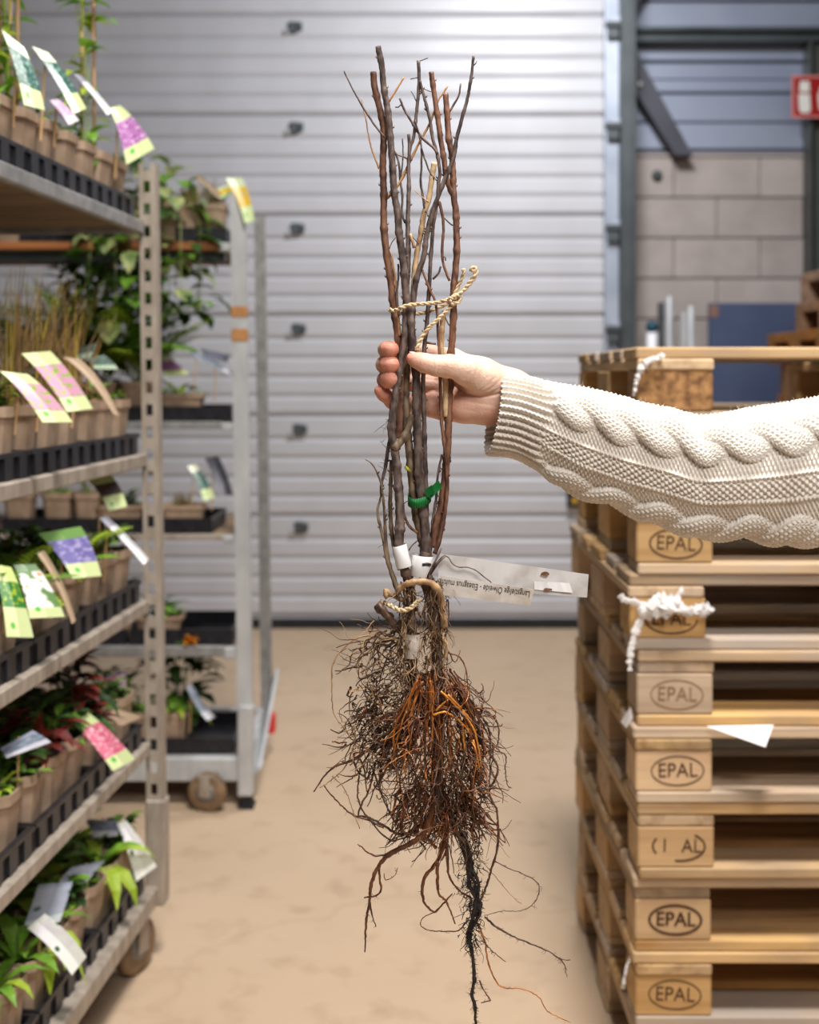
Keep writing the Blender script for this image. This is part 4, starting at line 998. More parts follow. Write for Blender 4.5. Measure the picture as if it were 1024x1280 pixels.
# twigs
twigs = [
 (sL, [(592,82),(595,79),(596,76)], 0.9, .6, BK_dark, 12), (sJ, [(576,104.5),(575,113),(573.5,120),(562,139.6)], 1.0, 1.5, BK_red, -3), (sB, [(505,96.6),(497,110),(486.5,127)], 1.1, 1.3, BK_tan, 8),
 (sB, [(430,88.7),(441,111.5),(455,136),(469,157),(481,172)], .8, 1.4, BK_dark, 12), (sA, [(451.4,122),(456.6,145),(463,180),(469,198),(474,211)], .6, 1.2, BK_tan, 4),
 (sA, [(559.5,108),(553,118),(548,125.6),(537.5,153.7),(523.4,180),(513,201),(502,224),(488,243.4),(482,249)], 1.1, 2.0, BK_tan, -5), (sN, [(499.7,123),(506,138),(514.6,152),(521.7,164),(530.5,175),(541,183.6),(547,192)], 1.4, 1.8, BK_dark, 3),
 (sN, [(494,134),(498,134),(501,131)], .8, .9, BK_dark, 3), (sM, [(521,76.5),(527,75.5),(535,72.5)], .9, .6, BK_dark, -3), (sM, [(513,99),(517,98),(522,97)], .6, .8, BK_dark, -3), (sM, [(514,114),(518,121),(521,128)], .6, .8, BK_dark, -3),
 (sN, [(526,110),(532,112),(539,115)], .6, .5, BK_dark, 2), (sN, [(529,112),(531,109)], .8, .6, BK_dark, 2), (sC, [(493,188),(498,194),(505,196),(510,199)], .7, 1.0, BK_olive, -2), (sC, [(503,173),(504,190),(503,205),(501,222)], .8, 1.1, BK_dark, -6),
 (sC, [(493,190),(498,201),(500.6,226),(503,246),(502.5,267),(507,279)], 1.3, 1.7, BK_dark, -5), (sN, [(519,150),(523,165),(526,178),(527,190),(527,208),(526,225),(528,242),(532,266)], 1.0, 1.7, BK_dark, 6),
 (sN, [(527,184),(531,198),(537,214),(543,224)], 1.0, 1.3, BK_dark, 8), (sJ, [(549,140),(550,155),(553,170)], 1.6, 1.3, BK_dark, -1),
 (sX, [(549,252),(553,268),(554.5,286),(553,308),(554.5,330),(562,351)], 1.9, 1.7, BK_red, 4), (sJ, [(555,272),(561,278),(566,282)], .8, .9, BK_dark, -4), (sX, [(554,320),(557,322),(557,326)], .7, .9, BK_dark, 4),
 (sN, [(551,333),(548,342),(541,349)], 1.2, 1.4, BK_dark, 0), (sU, [(518,237),(526,245),(536,253)], .5, .7, BK_tan, 8), (sU, [(514,294),(519,300),(524,305)], .6, .8, BK_dark, 8), (sU, [(513,292),(516,303),(518,310)], 1.5, 2.2, BK_pale, 8),
 (sC, [(495,296),(490,303),(487,311)], .7, .7, BK_tan, 0), (sA, [(489,317),(493,340),(496,362),(497,390),(500,420)], 1.1, 2.2, BK_tan, 0), (sC, [(498,330),(498,350),(496,370),(499,395)], 1.2, 1.6, BK_dark, 2),
 (sJ, [(553,388),(558,400),(562,407)], .8, .8, BK_red, 0), (sH, [(504,628),(505.7,644),(512,658),(522,666)], 1.3, 2.0, BK_red, 2), (sH, [(511,688),(516,681),(522,676)], .8, .9, BK_dark, 3), (sN, [(532,428),(538,429),(545,430)], 1.6, 1.4, BK_dark, -3),
 (sC, [(505,630),(508,627),(511,626)], .5, .7, BK_dark, 8)]
for (pr, pts, a, b, m, o) in twigs: branch('twig', O(pts, o), a, b, m, pr, 6, 3, False, .08)
mb = MB().tube([V(507,583,6)-B0, V(509,586,8)-B0, V(513,589,7)-B0], [1.6*SP, 2.4*SP, 1.2*SP], 7); mb.obj('bud', mat('lime_bud', srgb(176,172,50), None), sH, True)

# ---- twine, ties, bands
M_twine = mat('jute_twine', srgb(176,148,112), srgb(222,200,164), (220,220,220), 0.9, 0, 0.8)
def rope(name, pts, r, twist=True):
    q = spline(pts, 1.3); mb = MB(); c = [V(*p) - B0 for p in q]
    for ph in (0, math.pi):
        path = []
        for i, p in enumerate(c):
            t = (c[min(i+1, len(c)-1)] - c[max(i-1, 0)]).normalized(); s = t.orthogonal().normalized(); s2 = t.cross(s); a = ph + i*.55
            path.append(p + (s*math.cos(a) + s2*math.sin(a)) * r*SP*.5)
        mb.tube(path, [r*SP*.72]*len(path), 6)
    for i in range(0, len(c), 2):                        # loose fibres
        d = Vector((rs.uniform(-1,1), rs.uniform(-1,.4), rs.uniform(-1,1))).normalized(); mb.tube([c[i], c[i] + d*SP*r*1.2, c[i] + d*SP*r*1.9 + Vector((rs.uniform(-1,1), 0, rs.uniform(-1,1)))*SP], .12*SP, 3, 0, False)
    return mb.obj(name, M_twine, bundle, True)
rope('twine', [(489,389,-2),(488,387,8),(494,388,13),(503,384,20),(514,381,19),(528,380,16),(545,378.5,12),(560,375,12),(568,373,8),(574,372,0),(572,374,-8),(552,383,-12),(530,391,-12),(510,392,-14),(495,390,-10),(489,389,-2)], 2.3)
rope('twine_tail', [(566,375,12),(574,368,14),(582,360,12),(589,352,12),(594,344,13),(595,337,12),(592,334,12),(589,339,12)], 2.8)
rope('twine_tail', [(567,372,10),(571,362,8),(577,349,8),(580,341,9),(579,336,10)], 2.2)
rope('twine_tail', [(570,376,10),(560,387,14),(549,398,16),(538,408,18),(530,418,18),(524,428,20),(521,438,22)], 2.4)
rope('knot', [(562,377,14),(568,370,16),(575,371,14),(573,378,15),(565,379,17),(563,373,16),(570,372,18)], 2.6)
rope('lower_twine', [(476,752,-4),(485,755,10),(493,760,20),(504,763,24),(515,759,25),(522,752,24),(526,750,20)], 2.8)
M_green = mat('green_tie', srgb(14,98,42), srgb(26,124,56), (60,60,60), 0.35, trans=.15)
mb = MB(); n = 40; ring = []
for k in range(n+1):
    a = 2*math.pi*k/n; x = 524.5 + 13.5*math.cos(a); o = 1 + 15*math.sin(a); y = 622 - 7*math.sin(a)*(-1) - .20*(x-524.5)
    ring.append((x, y, o))
for k in range(n):
    a0, a1 = ring[k], ring[k+1]
    p = []
    for (q, hh) in ((a0, 6), (a1, 6), (a1, -6), (a0, -6)): p.append(V(q[0], q[1] - hh, q[2]) - B0)
    cx = V(524.5, 620, 1) - B0
    dirv = ((p[0] + p[1])/2 - cx); dirv.z = 0; mb.slab(p, dirv.normalized()*SP*1.2)
gt = mb.obj('green_tie', M_green, bundle, True)
mb = MB().slab([V(533,614,14)-B0, V(548,600,10)-B0, V(553,609,8)-B0, V(538,624,14)-B0], (0, -.0012, 0)).slab([V(531,612,12)-B0, V(540,606,16)-B0, V(543,616,16)-B0, V(534,622,12)-B0], (0, -.003, 0)); mb.obj('tie_tail', M_green, gt)
M_band = mat('white_band', srgb(232,230,230), srgb(244,243,243), (30,30,30), 0.5)
M_banddirt = mat('dirty_white_band', srgb(150,130,112), srgb(222,212,200), (50,50,50), 0.6)
def band(a, b, r, m, o):
    A = V(a[0], a[1], o) - B0; Bv = V(b[0], b[1], o) - B0; mb = MB()
    mb.tube([A, A + (Bv-A)*.02, A + (Bv-A)*.5, A + (Bv-A)*.98, Bv, Bv, A + (Bv-A)*.5, A], [r*SP, r*SP*1.03, r*SP, r*SP*1.03, r*SP, r*SP*.9, r*SP*.88, r*SP*.9], 24, 0, False)
    ob = mb.obj('white_band', m, bundle, True); return ob
band((499,681.5), (505.5,709), 9.2, M_band, 12)
bd2 = band((528.5,694), (525.5,720), 13.0, M_band, 5)
MB().tube([V(528,706,17.6)-B0, V(534,705,16.8)-B0, V(538,706,13.6)-B0], 1.9*SP, 8).obj('band_slot', mat('slot_dark', srgb(40,34,32), None), bd2, True)
bd3 = band((516,792), (515,822), 9.4, M_banddirt, 10)

# ---- root collar and roots
def root(name, pts, r0, r1, m, n=7, step=3, wob=.35, hairs=0):
    q = spline(pts, step); N = len(q); mb = MB(); path = []; rad = []
    for i, (x, y, o) in enumerate(q):
        f = i/(N-1); path.append(V(x + rs.uniform(-wob, wob), y + rs.uniform(-wob, wob), o) - B0); rad.append((r0 + (r1-r0)*f)*SP*rs.uniform(.82, 1.18))
    mb.tube(path, rad, n)
    for h in range(hairs):
        i = rs.randrange(N); d = Vector((rs.uniform(-1,1), rs.uniform(-1,1), rs.uniform(-1.0,.4))).normalized()
        p1 = path[i] + d*SP*rs.uniform(2, 5); p2 = p1 + Vector((rs.uniform(-1,1), rs.uniform(-1,1), rs.uniform(-1,.3)))*SP*4
        mb.tube([path[i], p1, p2], [.32*SP, .25*SP, .12*SP], 3, 0, False)
    return mb.obj(name, m, bundle, True)
R_or = mat('orange_root', srgb(112,58,24), srgb(200,124,56), (90,90,90), 0.3, 0, 0.3)
R_rb = mat('red_brown_root', srgb(70,38,24), srgb(128,76,44), (70,70,70), 0.4, 0, 0.3)
R_dk = mat('dark_root', srgb(54,37,30), srgb(108,79,60), (80,80,80), 0.42, 0, 0.4)
R_bl = mat('black_hairy_root', srgb(32,26,26), srgb(60,50,46), (80,80,80), 0.6, 0, 0.4)
R_tan = mat('tan_root', srgb(134,100,68), srgb(186,152,110), (80,80,80), 0.55)
root('root_collar', [(533,690,2),(531,705,2),(533,725,4),(538,745,6),(543,770,6),(546,795,6),(546,825,6),(545,850,6),(547,880,4),(549,920,2),(547,965,0),(545,1005,0)], 8, 7, BK_base, 14, 3, .6, 260)
root('root_collar', [(500,684,10),(505,708,10),(512,730,6),(514,760,6),(515,790,8),(515,825,8),(518,850,6),(525,880,2)], 6.5, 6, BK_base, 12, 3, .6, 160)
root('root', [(497,738,14),(505,731,20),(516,728,24),(531,727,24),(543,732,22),(551,745,18),(554,765,14),(555,785,12)], 4, 4.5, R_tan, 10, 3, .8, 120)
root('root', [(490,772,4),(478,764,8),(472,760,12),(475,757,14),(482,768,14),(492,780,12),(502,790,8)], 5, 4, R_dk, 10, 3, .6, 20)
root('root', [(505,750,8),(492,745,8),(482,738,10),(484,748,12)], 3.5, 3, R_tan, 8, 3, .5, 10)
root('root', [(549,790,12),(556,802,14),(558,815,14),(553,835,14)], 3.0, 1.5, BK_pale, 8, 3, .3)
traced = [
 ([(520,915),(490,922),(463,936),(439,951),(419,958),(405,971),(392,990)], 3.2, .8, R_dk), ([(404,981),(417,997),(440,1018),(460,1025),(480,1035)], .8, 1.6, R_rb),
 ([(500,800),(478,797),(455,795),(435,805),(418,825),(415,850),(417,890),(430,910),(440,920)], 1.4, .5, R_tan), ([(556,815),(575,822),(583,840),(584,870),(578,885)], 1.0, .6, R_rb), ([(560,812),(568,828),(573,820),(575,813)], 1.0, .5, R_rb),
 ([(570,850),(590,880),(610,890),(622,905),(622,930),(606,942)], 1.3, .9, R_dk), ([(600,930),(618,938),(632,944),(632,961),(634,980),(639,985)], 1.0, .5, R_dk),
 ([(585,900),(602,930),(622,958),(616,980),(611,990),(617,1004),(622,1018),(622,1059),(615,1085),(606,1114),(600,1126)], 1.6, 1.4, R_dk),
 ([(545,1000),(527,1044),(489,1067),(474,1082),(465,1102),(462,1126),(458,1152),(456,1190)], 4.2, .9, R_rb), ([(474,1082),(475,1100),(477,1111),(471,1119),(455,1122)], 1.6, .9, R_rb), ([(462,1126),(465,1143),(470,1158)], 1.3, .7, R_dk),
 ([(556,1000),(559,1026),(556,1053),(547,1076),(531,1097),(528,1114),(531,1129),(543,1140),(552,1132),(565,1117)], 3.6, 1.0, R_rb), ([(547,1076),(547,1097),(549,1117),(559,1129),(569,1155)], 2.2, .8, R_rb),
 ([(543,1140),(528,1148),(527,1158),(538,1163),(556,1164),(573,1163),(586,1150)], .6, .9, R_rb), ([(606,1146),(620,1158),(641,1170),(664,1180),(685,1189),(702,1199),(713,1200)], 1.5, .7, R_dk), ([(700,1198),(706,1207),(708,1217)], 1.0, .5, R_dk),
 ([(595,1150),(606,1176),(610,1202),(618,1223),(629,1234),(653,1236),(673,1246),(685,1264),(713,1278)], 1.4, .5, R_or), ([(617,1076),(635,1085),(653,1092),(673,1105),(670,1126),(653,1138),(629,1139),(606,1144)], .8, .5, R_dk),
 ([(559,1026),(559,1073),(562,1097),(574,1113),(591,1123)], 1.6, 1.2, R_rb), ([(603,1176),(617,1190),(632,1202)], .9, .5, R_dk), ([(600,1226),(606,1240),(613,1250),(601,1253)], 1.0, .6, R_dk), ([(448,1020),(462,1022),(480,1032),(497,1042),(520,1040)], 1.0, 2.4, R_dk),
 ([(400,985),(418,972),(434,955),(444,925),(442,905)], .7, .9, R_tan), ([(415,970),(430,985),(440,1010),(450,1036)], .7, .6, R_tan), ([(470,950),(462,985),(450,1010),(448,1022)], 1.4, 1.0, R_dk), ([(466,960),(478,995),(492,1025),(510,1045)], 1.1, 1.3, R_dk),
 ([(450,960),(448,1000),(466,1030),(488,1050),(510,1046)], 1.0, 1.2, R_dk), ([(545,1060),(530,1048),(500,1060),(470,1070),(447,1055)], 2.4, .7, R_rb), ([(480,1092),(483,1100),(494,1094),(497,1085)], .6, .4, R_rb), ([(575,1046),(590,1062),(604,1078),(618,1094),(640,1120),(652,1130)], .7, .4, R_tan)]
for i, (pts, a, b, m) in enumerate(traced): root('root', O(pts, rs.uniform(-14, 14), rs.uniform(-14, 14)), a, b, m, 6, 3, .5, len(pts)*3 if m in (R_dk,) else 4)
for k in range(7):
    jit = [(577,1040),(586,1076),(593,1105),(597,1129),(594,1146),(586,1170),(590,1193),(593,1223),(590,1243),(594,1258),(595,1288)]
    root('root', O([(x + rs.uniform(-9, 9)*max(.15, 1 - abs(y-1085)/120), y) for (x, y) in jit][:rs.choice((6, 9, 11)) if k else 11], rs.uniform(-8, 8), rs.uniform(-3, 3)), 2.4, 1.0, R_bl, 6, 3, .8, 90)
# orange strands sweeping over the right of the root ball
for k in range(34):
    x0 = rs.uniform(518, 570); y0 = rs.uniform(838, 862); sw = (x0 - 538) * rs.uniform(1.0, 2.0); o0 = rs.uniform(4, 20)
    pts = [(x0, y0, o0), (x0 + sw*.55, y0 + rs.uniform(25, 45), o0 + 8), (x0 + sw + rs.uniform(-4, 4), y0 + rs.uniform(60, 95), o0 + 6), (x0 + sw*.9 + rs.uniform(-8, 8), y0 + rs.uniform(110, 150), o0 - 4)]
    root('root', pts, rs.uniform(1.0, 2.0), .7, rs.choice((R_or, R_or, R_rb, R_rb, R_dk)), 6, 4, .7, 3)
R_gold = mat('golden_root', srgb(150,82,30), srgb(222,150,66), (90,90,90), 0.3, 0, 0.3)
for pts in ([(541,894),(556,890),(572,899),(585,913),(593,930)], [(551,864),(566,878),(580,893),(592,911),(598,934),(601,957)], [(578,905),(580,928),(582,948)], [(545,888),(553,880),(558,876)], [(560,868),(577,886),(590,902)], [(592,925),(596,945),(600,965)],
            [(538,850),(540,880),(541,910),(538,935)], [(528,852),(518,878),(511,905),(514,930)], [(522,850),(512,872),(510,890)]):
    root('root', O(pts, 30, 28), 1.5, 1.1, R_gold if pts[0][0] > 540 else R_or, 7, 3, .4, 2)
# fibrous mass: many fine rootlets nobody could count
def fibres(count, seed, m, gen, rmin, rmax, name='fibrous_roots'):
    r = random.Random(seed); mb = MB()
    for i in range(count):
        (x, y, o), (dx_, dy_, do_), L, curl = gen(r); n = max(6, int(L/4)); path = []
        for k in range(n):
            path.append(V(x, y, o) - B0)
            l = math.sqrt(dx_*dx_ + dy_*dy_ + do_*do_) + 1e-6; st = L/n
            x += dx_/l*st; y += dy_/l*st; o += do_/l*st
            dx_ += r.gauss(0, curl); dy_ += r.gauss(0, curl) + .05; do_ += r.gauss(0, curl)
        rr = r.uniform(rmin, rmax)
        mb.tube(path, [rr*SP*(1 - .65*k/n) for k in range(n)], 4, 0, False)
    ob = mb.obj(name, m, bundle, True, fix=False); ob['kind'] = 'stuff'; return ob
def g_core(r):
    t = r.random(); y = 835 + 190*t; wd = 14 + 48*math.sin(math.pi*min(1, t*.95 + .08)); x = 545 + r.uniform(-1, 1)*wd*.8 + 8*t; o = r.uniform(-1, 1)*wd*.5
    return (x, y, o), ((x-545)/60 + r.uniform(-.4, .4), 1.2, o/50 + r.uniform(-.4, .4)), r.uniform(30, 95), .55
fibres(260, 1, R_rb, g_core, .5, 1.5); fibres(130, 2, R_or, g_core, .5, 1.3); fibres(260, 3, R_dk, g_core, .4, 1.3)
def g_left(r):
    y = r.uniform(775, 960); x = r.uniform(470, 520) - (15 if y < 820 else 0); o = r.uniform(-18, 18)
    return (x, y, o), (-1.1 + r.uniform(-.5, .5), .55 + r.uniform(-.6, .6), r.uniform(-.5, .5)), r.uniform(25, 80), .55
fibres(120, 4, R_dk, g_left, .5, 1.6); fibres(75, 5, R_tan, g_left, .35, 1.1)
def g_leftblob(r):
    x = 468 + r.gauss(0, 15); y = 900 + r.gauss(0, 34); o = r.gauss(0, 12)
    return (x, y, o), (r.uniform(-1, .7), r.uniform(-.4, 1), r.uniform(-.6, .6)), r.uniform(18, 52), .55
fibres(120, 6, R_dk, g_leftblob, .5, 1.8); fibres(40, 12, R_tan, g_leftblob, .4, 1.1); fibres(60, 15, R_rb, g_leftblob, .5, 1.5)
def g_right(r):
    y = r.uniform(860, 985); x = r.uniform(575, 605); o = r.uniform(-15, 15)
    return (x, y, o), (.7 + r.uniform(-.7, .4), .9 + r.uniform(-.5, .3), r.uniform(-.4, .4)), r.uniform(25, 65), .6
fibres(80, 7, R_dk, g_right, .5, 1.4)
def g_low(r):
    x = r.uniform(500, 600); y = r.uniform(985, 1035); o = r.uniform(-16, 16)
    return (x, y, o), ((x-545)/70 + r.uniform(-.5, .4), 1 + r.uniform(-.6, .2), r.uniform(-.4, .4)), r.uniform(25, 70), .4
fibres(130, 8, R_rb, g_low, .6, 1.8); fibres(80, 9, R_dk, g_low, .4, 1.2)
def g_collar(r):
    y = r.uniform(722, 850); x = r.choice((r.uniform(498, 520), r.uniform(530, 560))); o = r.uniform(4, 20)
    return (x, y, o), (r.uniform(-.6, .6), 1, r.uniform(-.3, .3)), r.uniform(12, 45), .35
fibres(230, 10, R_tan, g_collar, .35, 1.0); fibres(200, 11, R_dk, g_collar, .4, 1.2)
def g_tap(r):
    y = r.uniform(1040, 1190); x = 590 + r.gauss(0, 5 if y > 1120 else 9); o = r.gauss(0, 5)
    return (x, y, o), (r.uniform(-.8, .8), r.uniform(.2, 1), r.uniform(-.6, .6)), r.uniform(6, 26), .5
fibres(330, 13, R_bl, g_tap, .3, .8)
def g_beard(r):
    y = r.uniform(520, 680); x = 484 + r.gauss(0, 3); o = r.uniform(-2, 8)
    return (x, y, o), (r.uniform(-1, .2), r.uniform(-1, 1), r.uniform(-.3, .3)), r.uniform(6, 22), .5
fibres(34, 14, R_dk, g_beard, .25, .45)

# ---- name label hanging at the collar
lab = thing('plant_label', 'dirty white plastic name label hanging upside down at the root collar', 'label', V(552, 712, 12)); L0 = lab.location.copy()
def strip(quad, nx, o0, o1, bowv, thick, name, m, parent=lab, wavy=0.0):
    mb = MB(); (tl, tr_, br, bl) = quad
    for side in (0, 1):
        for i in range(nx+1):
            f = i/nx; t = np.array(tl)*(1-f) + np.array(tr_)*f; b = np.array(bl)*(1-f) + np.array(br)*f; off = o0 + (o1-o0)*f + bowv*math.sin(math.pi*f) + wavy*math.sin(f*19)
            for p in (t, b): mb.v.append(tuple(V(p[0], p[1], off) - L0 + Vector((0, thick*side, 0))))
    h = 2*(nx+1)
    for i in range(nx):
        a = 2*i; mb.f += [(a, a+1, a+3, a+2), (h+a, h+a+2, h+a+3, h+a+1), (a, a+2, h+a+2, h+a), (a+1, h+a+1, h+a+3, a+3)]
    mb.f += [(0, h, h+1, 1), (2*nx, 2*nx+1, h+2*nx+1, h+2*nx)]; mb.m = [0]*len(mb.f)
    return mb.obj(name, m, parent)
M_lab = mat('dirty_label_plastic', srgb(176,168,160), srgb(222,218,216), (26,26,26), 0.4, 0, .15, lo=.3, hi=.55, detail=8)
M_lab2 = mat('dirty_label_insert', srgb(176,160,144), srgb(214,206,198), (30,30,30), 0.5, lo=.3, hi=.55, detail=8)
strip([(548,692),(736,718),(734,747),(548,733)], 24, 10, 12, 5, .0005, 'label_strip', M_lab, wavy=.5)
ins = strip([(550,719),(668,737),(663,757),(554,744)], 12, 18, 19, 3.5, .0004, 'label_insert', M_lab2)
strip([(668,727),(712,729),(716,741),(668,737)], 8, 16.5, 15.5, 1.2, .0003, 'white_patch', mat('label_white_patch', srgb(236,234,234), srgb(246,244,244), (40,40,40), .5), wavy=.3)
M_rust = mat('rust_spot', srgb(92,60,44), srgb(140,100,78), (200,200,200), .9)
for (rx, ry, ra, rb) in ((682, 717.5, 6, 3.2), (685, 737, 5.5, 2)):
    mb = MB(); pts = []
    for k in range(14):
        a = 2*math.pi*k/14; q = rs.uniform(.75, 1.1); pts.append(V(rx + ra*q*math.cos(a), ry + rb*q*math.sin(a), 18.5) - L0)
    mb.slab(pts, (0, .0002, 0)).obj('rust_spot', M_rust, lab)
tme = text_mesh('Langstielige Ölweide - Elaeagnus multiflora', 0.0098, 'name_print', 0.0)
xs_ = [v.co.x for v in tme.vertices]; tw = max(xs_) - min(xs_); sc_ = (122*SP) / tw
ang = math.atan2(15, 107)
mb = MB(); base_c = (602, 734.2)
for v in tme.vertices:
    lx, ly = v.co.x*sc_/SP, v.co.y/SP
    x, y = -lx, ly                      # upside down: x to the left, up is down the picture
    px = base_c[0] + x*math.cos(ang) - y*math.sin(ang); py = base_c[1] + x*math.sin(ang) + y*math.cos(ang)
    f = (px - 550)/118; mb.v.append(tuple(V(px, py, 18 + f + 3.5*math.sin(math.pi*min(1, max(0, f))) + .7) - L0))
for p in tme.polygons: mb.f.append(tuple(p.vertices)); mb.m.append(0)
mb.obj('name_print', mat('label_print_black', srgb(30,28,34), None, rough=.6), ins, fix=False)
mb = MB(); q = spline([(535,722,16),(541,710,18),(549,700,19),(556,694,20),(561,697,19),(566,705,19),(574,709,19),(584,709,19),(595,713,20),(605,721,21),(613,727,20),(617,732,20)], 3)
mb.tube([V(*p) - L0 for p in q], [.75*SP]*len(q), 6).obj('wire', BK_dark, lab, True)
mb = MB(); mb.tube([V(538,718,16)-L0, V(549,702,20)-L0, V(557,695,21)-L0], [1.4*SP, 1.4*SP, 1.0*SP], 6); mb.obj('wire_tie', BK_dark, lab, True); MB().tube([V(534,722,15)-L0, V(545,700,19)-L0, V(552,685,18)-L0], [1.3*SP, 1.3*SP, 1.0*SP], 6).obj('wire_tie', BK_dark, lab, True)

# ------------------------------------------------------------------ the person: hand and forearm
def sdf_hand():
    h = 1.25
    x0, x1, y0, y1, z0, z1 = 458, 716, 416, 566, -66, 46
    X, Y, Z = np.meshgrid(np.arange(x0, x1, h), np.arange(y0, y1, h), np.arange(z0, z1, h), indexing='ij')
    X = X.astype(np.float32); Y = Y.astype(np.float32); Z = Z.astype(np.float32)
    def cap(a, b, ra, rb):
        a = np.array(a, np.float32); b = np.array(b, np.float32); d = b - a; L2 = float(d @ d)
        t = np.clip(((X-a[0])*d[0] + (Y-a[1])*d[1] + (Z-a[2])*d[2]) / L2, 0, 1)
        return np.sqrt((X-a[0]-t*d[0])**2 + (Y-a[1]-t*d[1])**2 + (Z-a[2]-t*d[2])**2) - (ra + (rb-ra)*t)
    def smin(a, b, k):
        hh = np.clip(.5 + .5*(b-a)/k, 0, 1); return b*(1-hh) + a*hh - k*hh*(1-hh)
    def chain(pts, k=3.0):
        d = None
        for i in range(len(pts)-1):
            c = cap(pts[i][:3], pts[i+1][:3], pts[i][3], pts[i+1][3]); d = c if d is None else smin(d, c, k)
        return d
    palm = chain([(640,488,-22,25),(600,470,-24,23),(566,452,-32,15)], 8)
    for ch in ([(640,498,-24,24),(600,484,-28,22),(561,468,-35,14.5)], [(640,505,-23,24),(602,498,-28,24),(560,488,-34,14.5)], [(640,505,-22,26),(606,505,-21,25),(582,507,-22,21),(558,507,-26,19)],
               [(640,488,-22,25),(700,522,-24,28),(718,530,-24,30)], [(640,505,-22,26),(700,530,-24,28),(718,538,-24,30)]):
        palm = smin(palm, chain(ch, 8), 10)
    thumb = chain([(622,484,-16,22),(604,473,-2,22.5),(583,463,12,18.5),(562,458,19,14.2),(545,457,21,12.4),(530,453.5,21,11.2),(519,449.5,19,8.6),(515.5,448,17.5,7.0)], 6)
    base = smin(palm, thumb, 9)
    fingers = [
        [(566,449,-34,13),(536,442,-44,11.5),(508,438,-44,11),(487,437.5,-32,10.3),(483,437,-14,10),(486,437,1,10.4),(489,437,7,10)],
        [(561,467,-36,13),(534,460,-46,12),(506,457,-46,11.4),(485,456.5,-32,10.7),(481,456,-14,10.6),(486,456,2,10.9),(489.5,456,8,10.4)],
        [(560,487,-33,15),(536,483,-36,14),(508,476,-44,11),(486,475.5,-30,10.4),(482,475,-12,10.2),(486,474.5,1,10.4),(488.5,474,6,10)],
        [(560,507,-28,18),(541,505,-27,16.5),(524,504,-32,13),(503,506,-32,10),(491,502,-22,9.4),(480,493,-10,8.4),(475,488.5,-5,7.2)]]
    d = base
    out = base.copy()
    for f in fingers: out = np.minimum(out, smin(base, chain(f, 4), 7))
    # creases: thenar fold, wrist folds, thumb joint folds
    def groove(pts, r, depth):
        nonlocal out
        for i in range(len(pts)-1):
            c = cap(pts[i], pts[i+1], 0, 0); out = out + 1.5*depth*np.exp(-(c/r)**2)
    def fold2(pts, r, depth, zmin=-24):
        # skin fold drawn over the camera-facing side of the palm and thumb
        nonlocal out
        best = None; x_ = X[:, :, 0]; y_ = Y[:, :, 0]
        for (ax, ay), (bx, by) in zip(pts[:-1], pts[1:]):
            dx_, dy_ = bx-ax, by-ay; t = np.clip(((x_-ax)*dx_ + (y_-ay)*dy_)/(dx_*dx_ + dy_*dy_), 0, 1)
            c = np.hypot(x_-ax-t*dx_, y_-ay-t*dy_); best = c if best is None else np.minimum(best, c)
        g = depth*np.exp(-(best/r)**2)
        out = out + g[:, :, None]*np.clip((Z - zmin)/6, 0, 1)
    fold2([(563,474),(572,484),(583,492.5),(600,495.5),(616,494),(634,490)], 1.9, 2.3)
    fold2([(631,481),(621,488),(610,493)], 1.2, .8); fold2([(627,474),(616,484),(605,491)], 1.2, .7); fold2([(619,472),(609,482),(599,489)], 1.2, .6); fold2([(611,470),(602,480),(594,487)], 1.1, .45)
    fold2([(583,444),(590.5,452),(590,464),(581,474)], 1.5, .9); fold2([(578,443),(585.5,453),(583,467),(577,473)], 1.2, .6); fold2([(596,449),(598,458),(595,468)], 1.2, .5)
    fold2([(546,446),(548,456),(546,467)], 1.2, .5); fold2([(541,447),(542.5,456),(541,466)], 1.1, .45); fold2([(551,446),(552,456),(551,468)], 1.0, .3)
    fold2([(567,497),(590,503),(618,507)], 1.4, .6); fold2([(572,510),(592,514),(612,513)], 1.3, .4); fold2([(630,498),(628,512),(622,526)], 1.4, .7); fold2([(620,500),(619,514),(614,526)], 1.2, .4)
    fold2([(523,489),(534,492),(548,491)], 1.6, 1.2, -30); fold2([(524,475),(536,474),(549,476)], 1.4, .8, -34); fold2([(531,494),(534,506),(531,518)], 1.2, .5, -30)
    return out, (x0, y0, z0), h
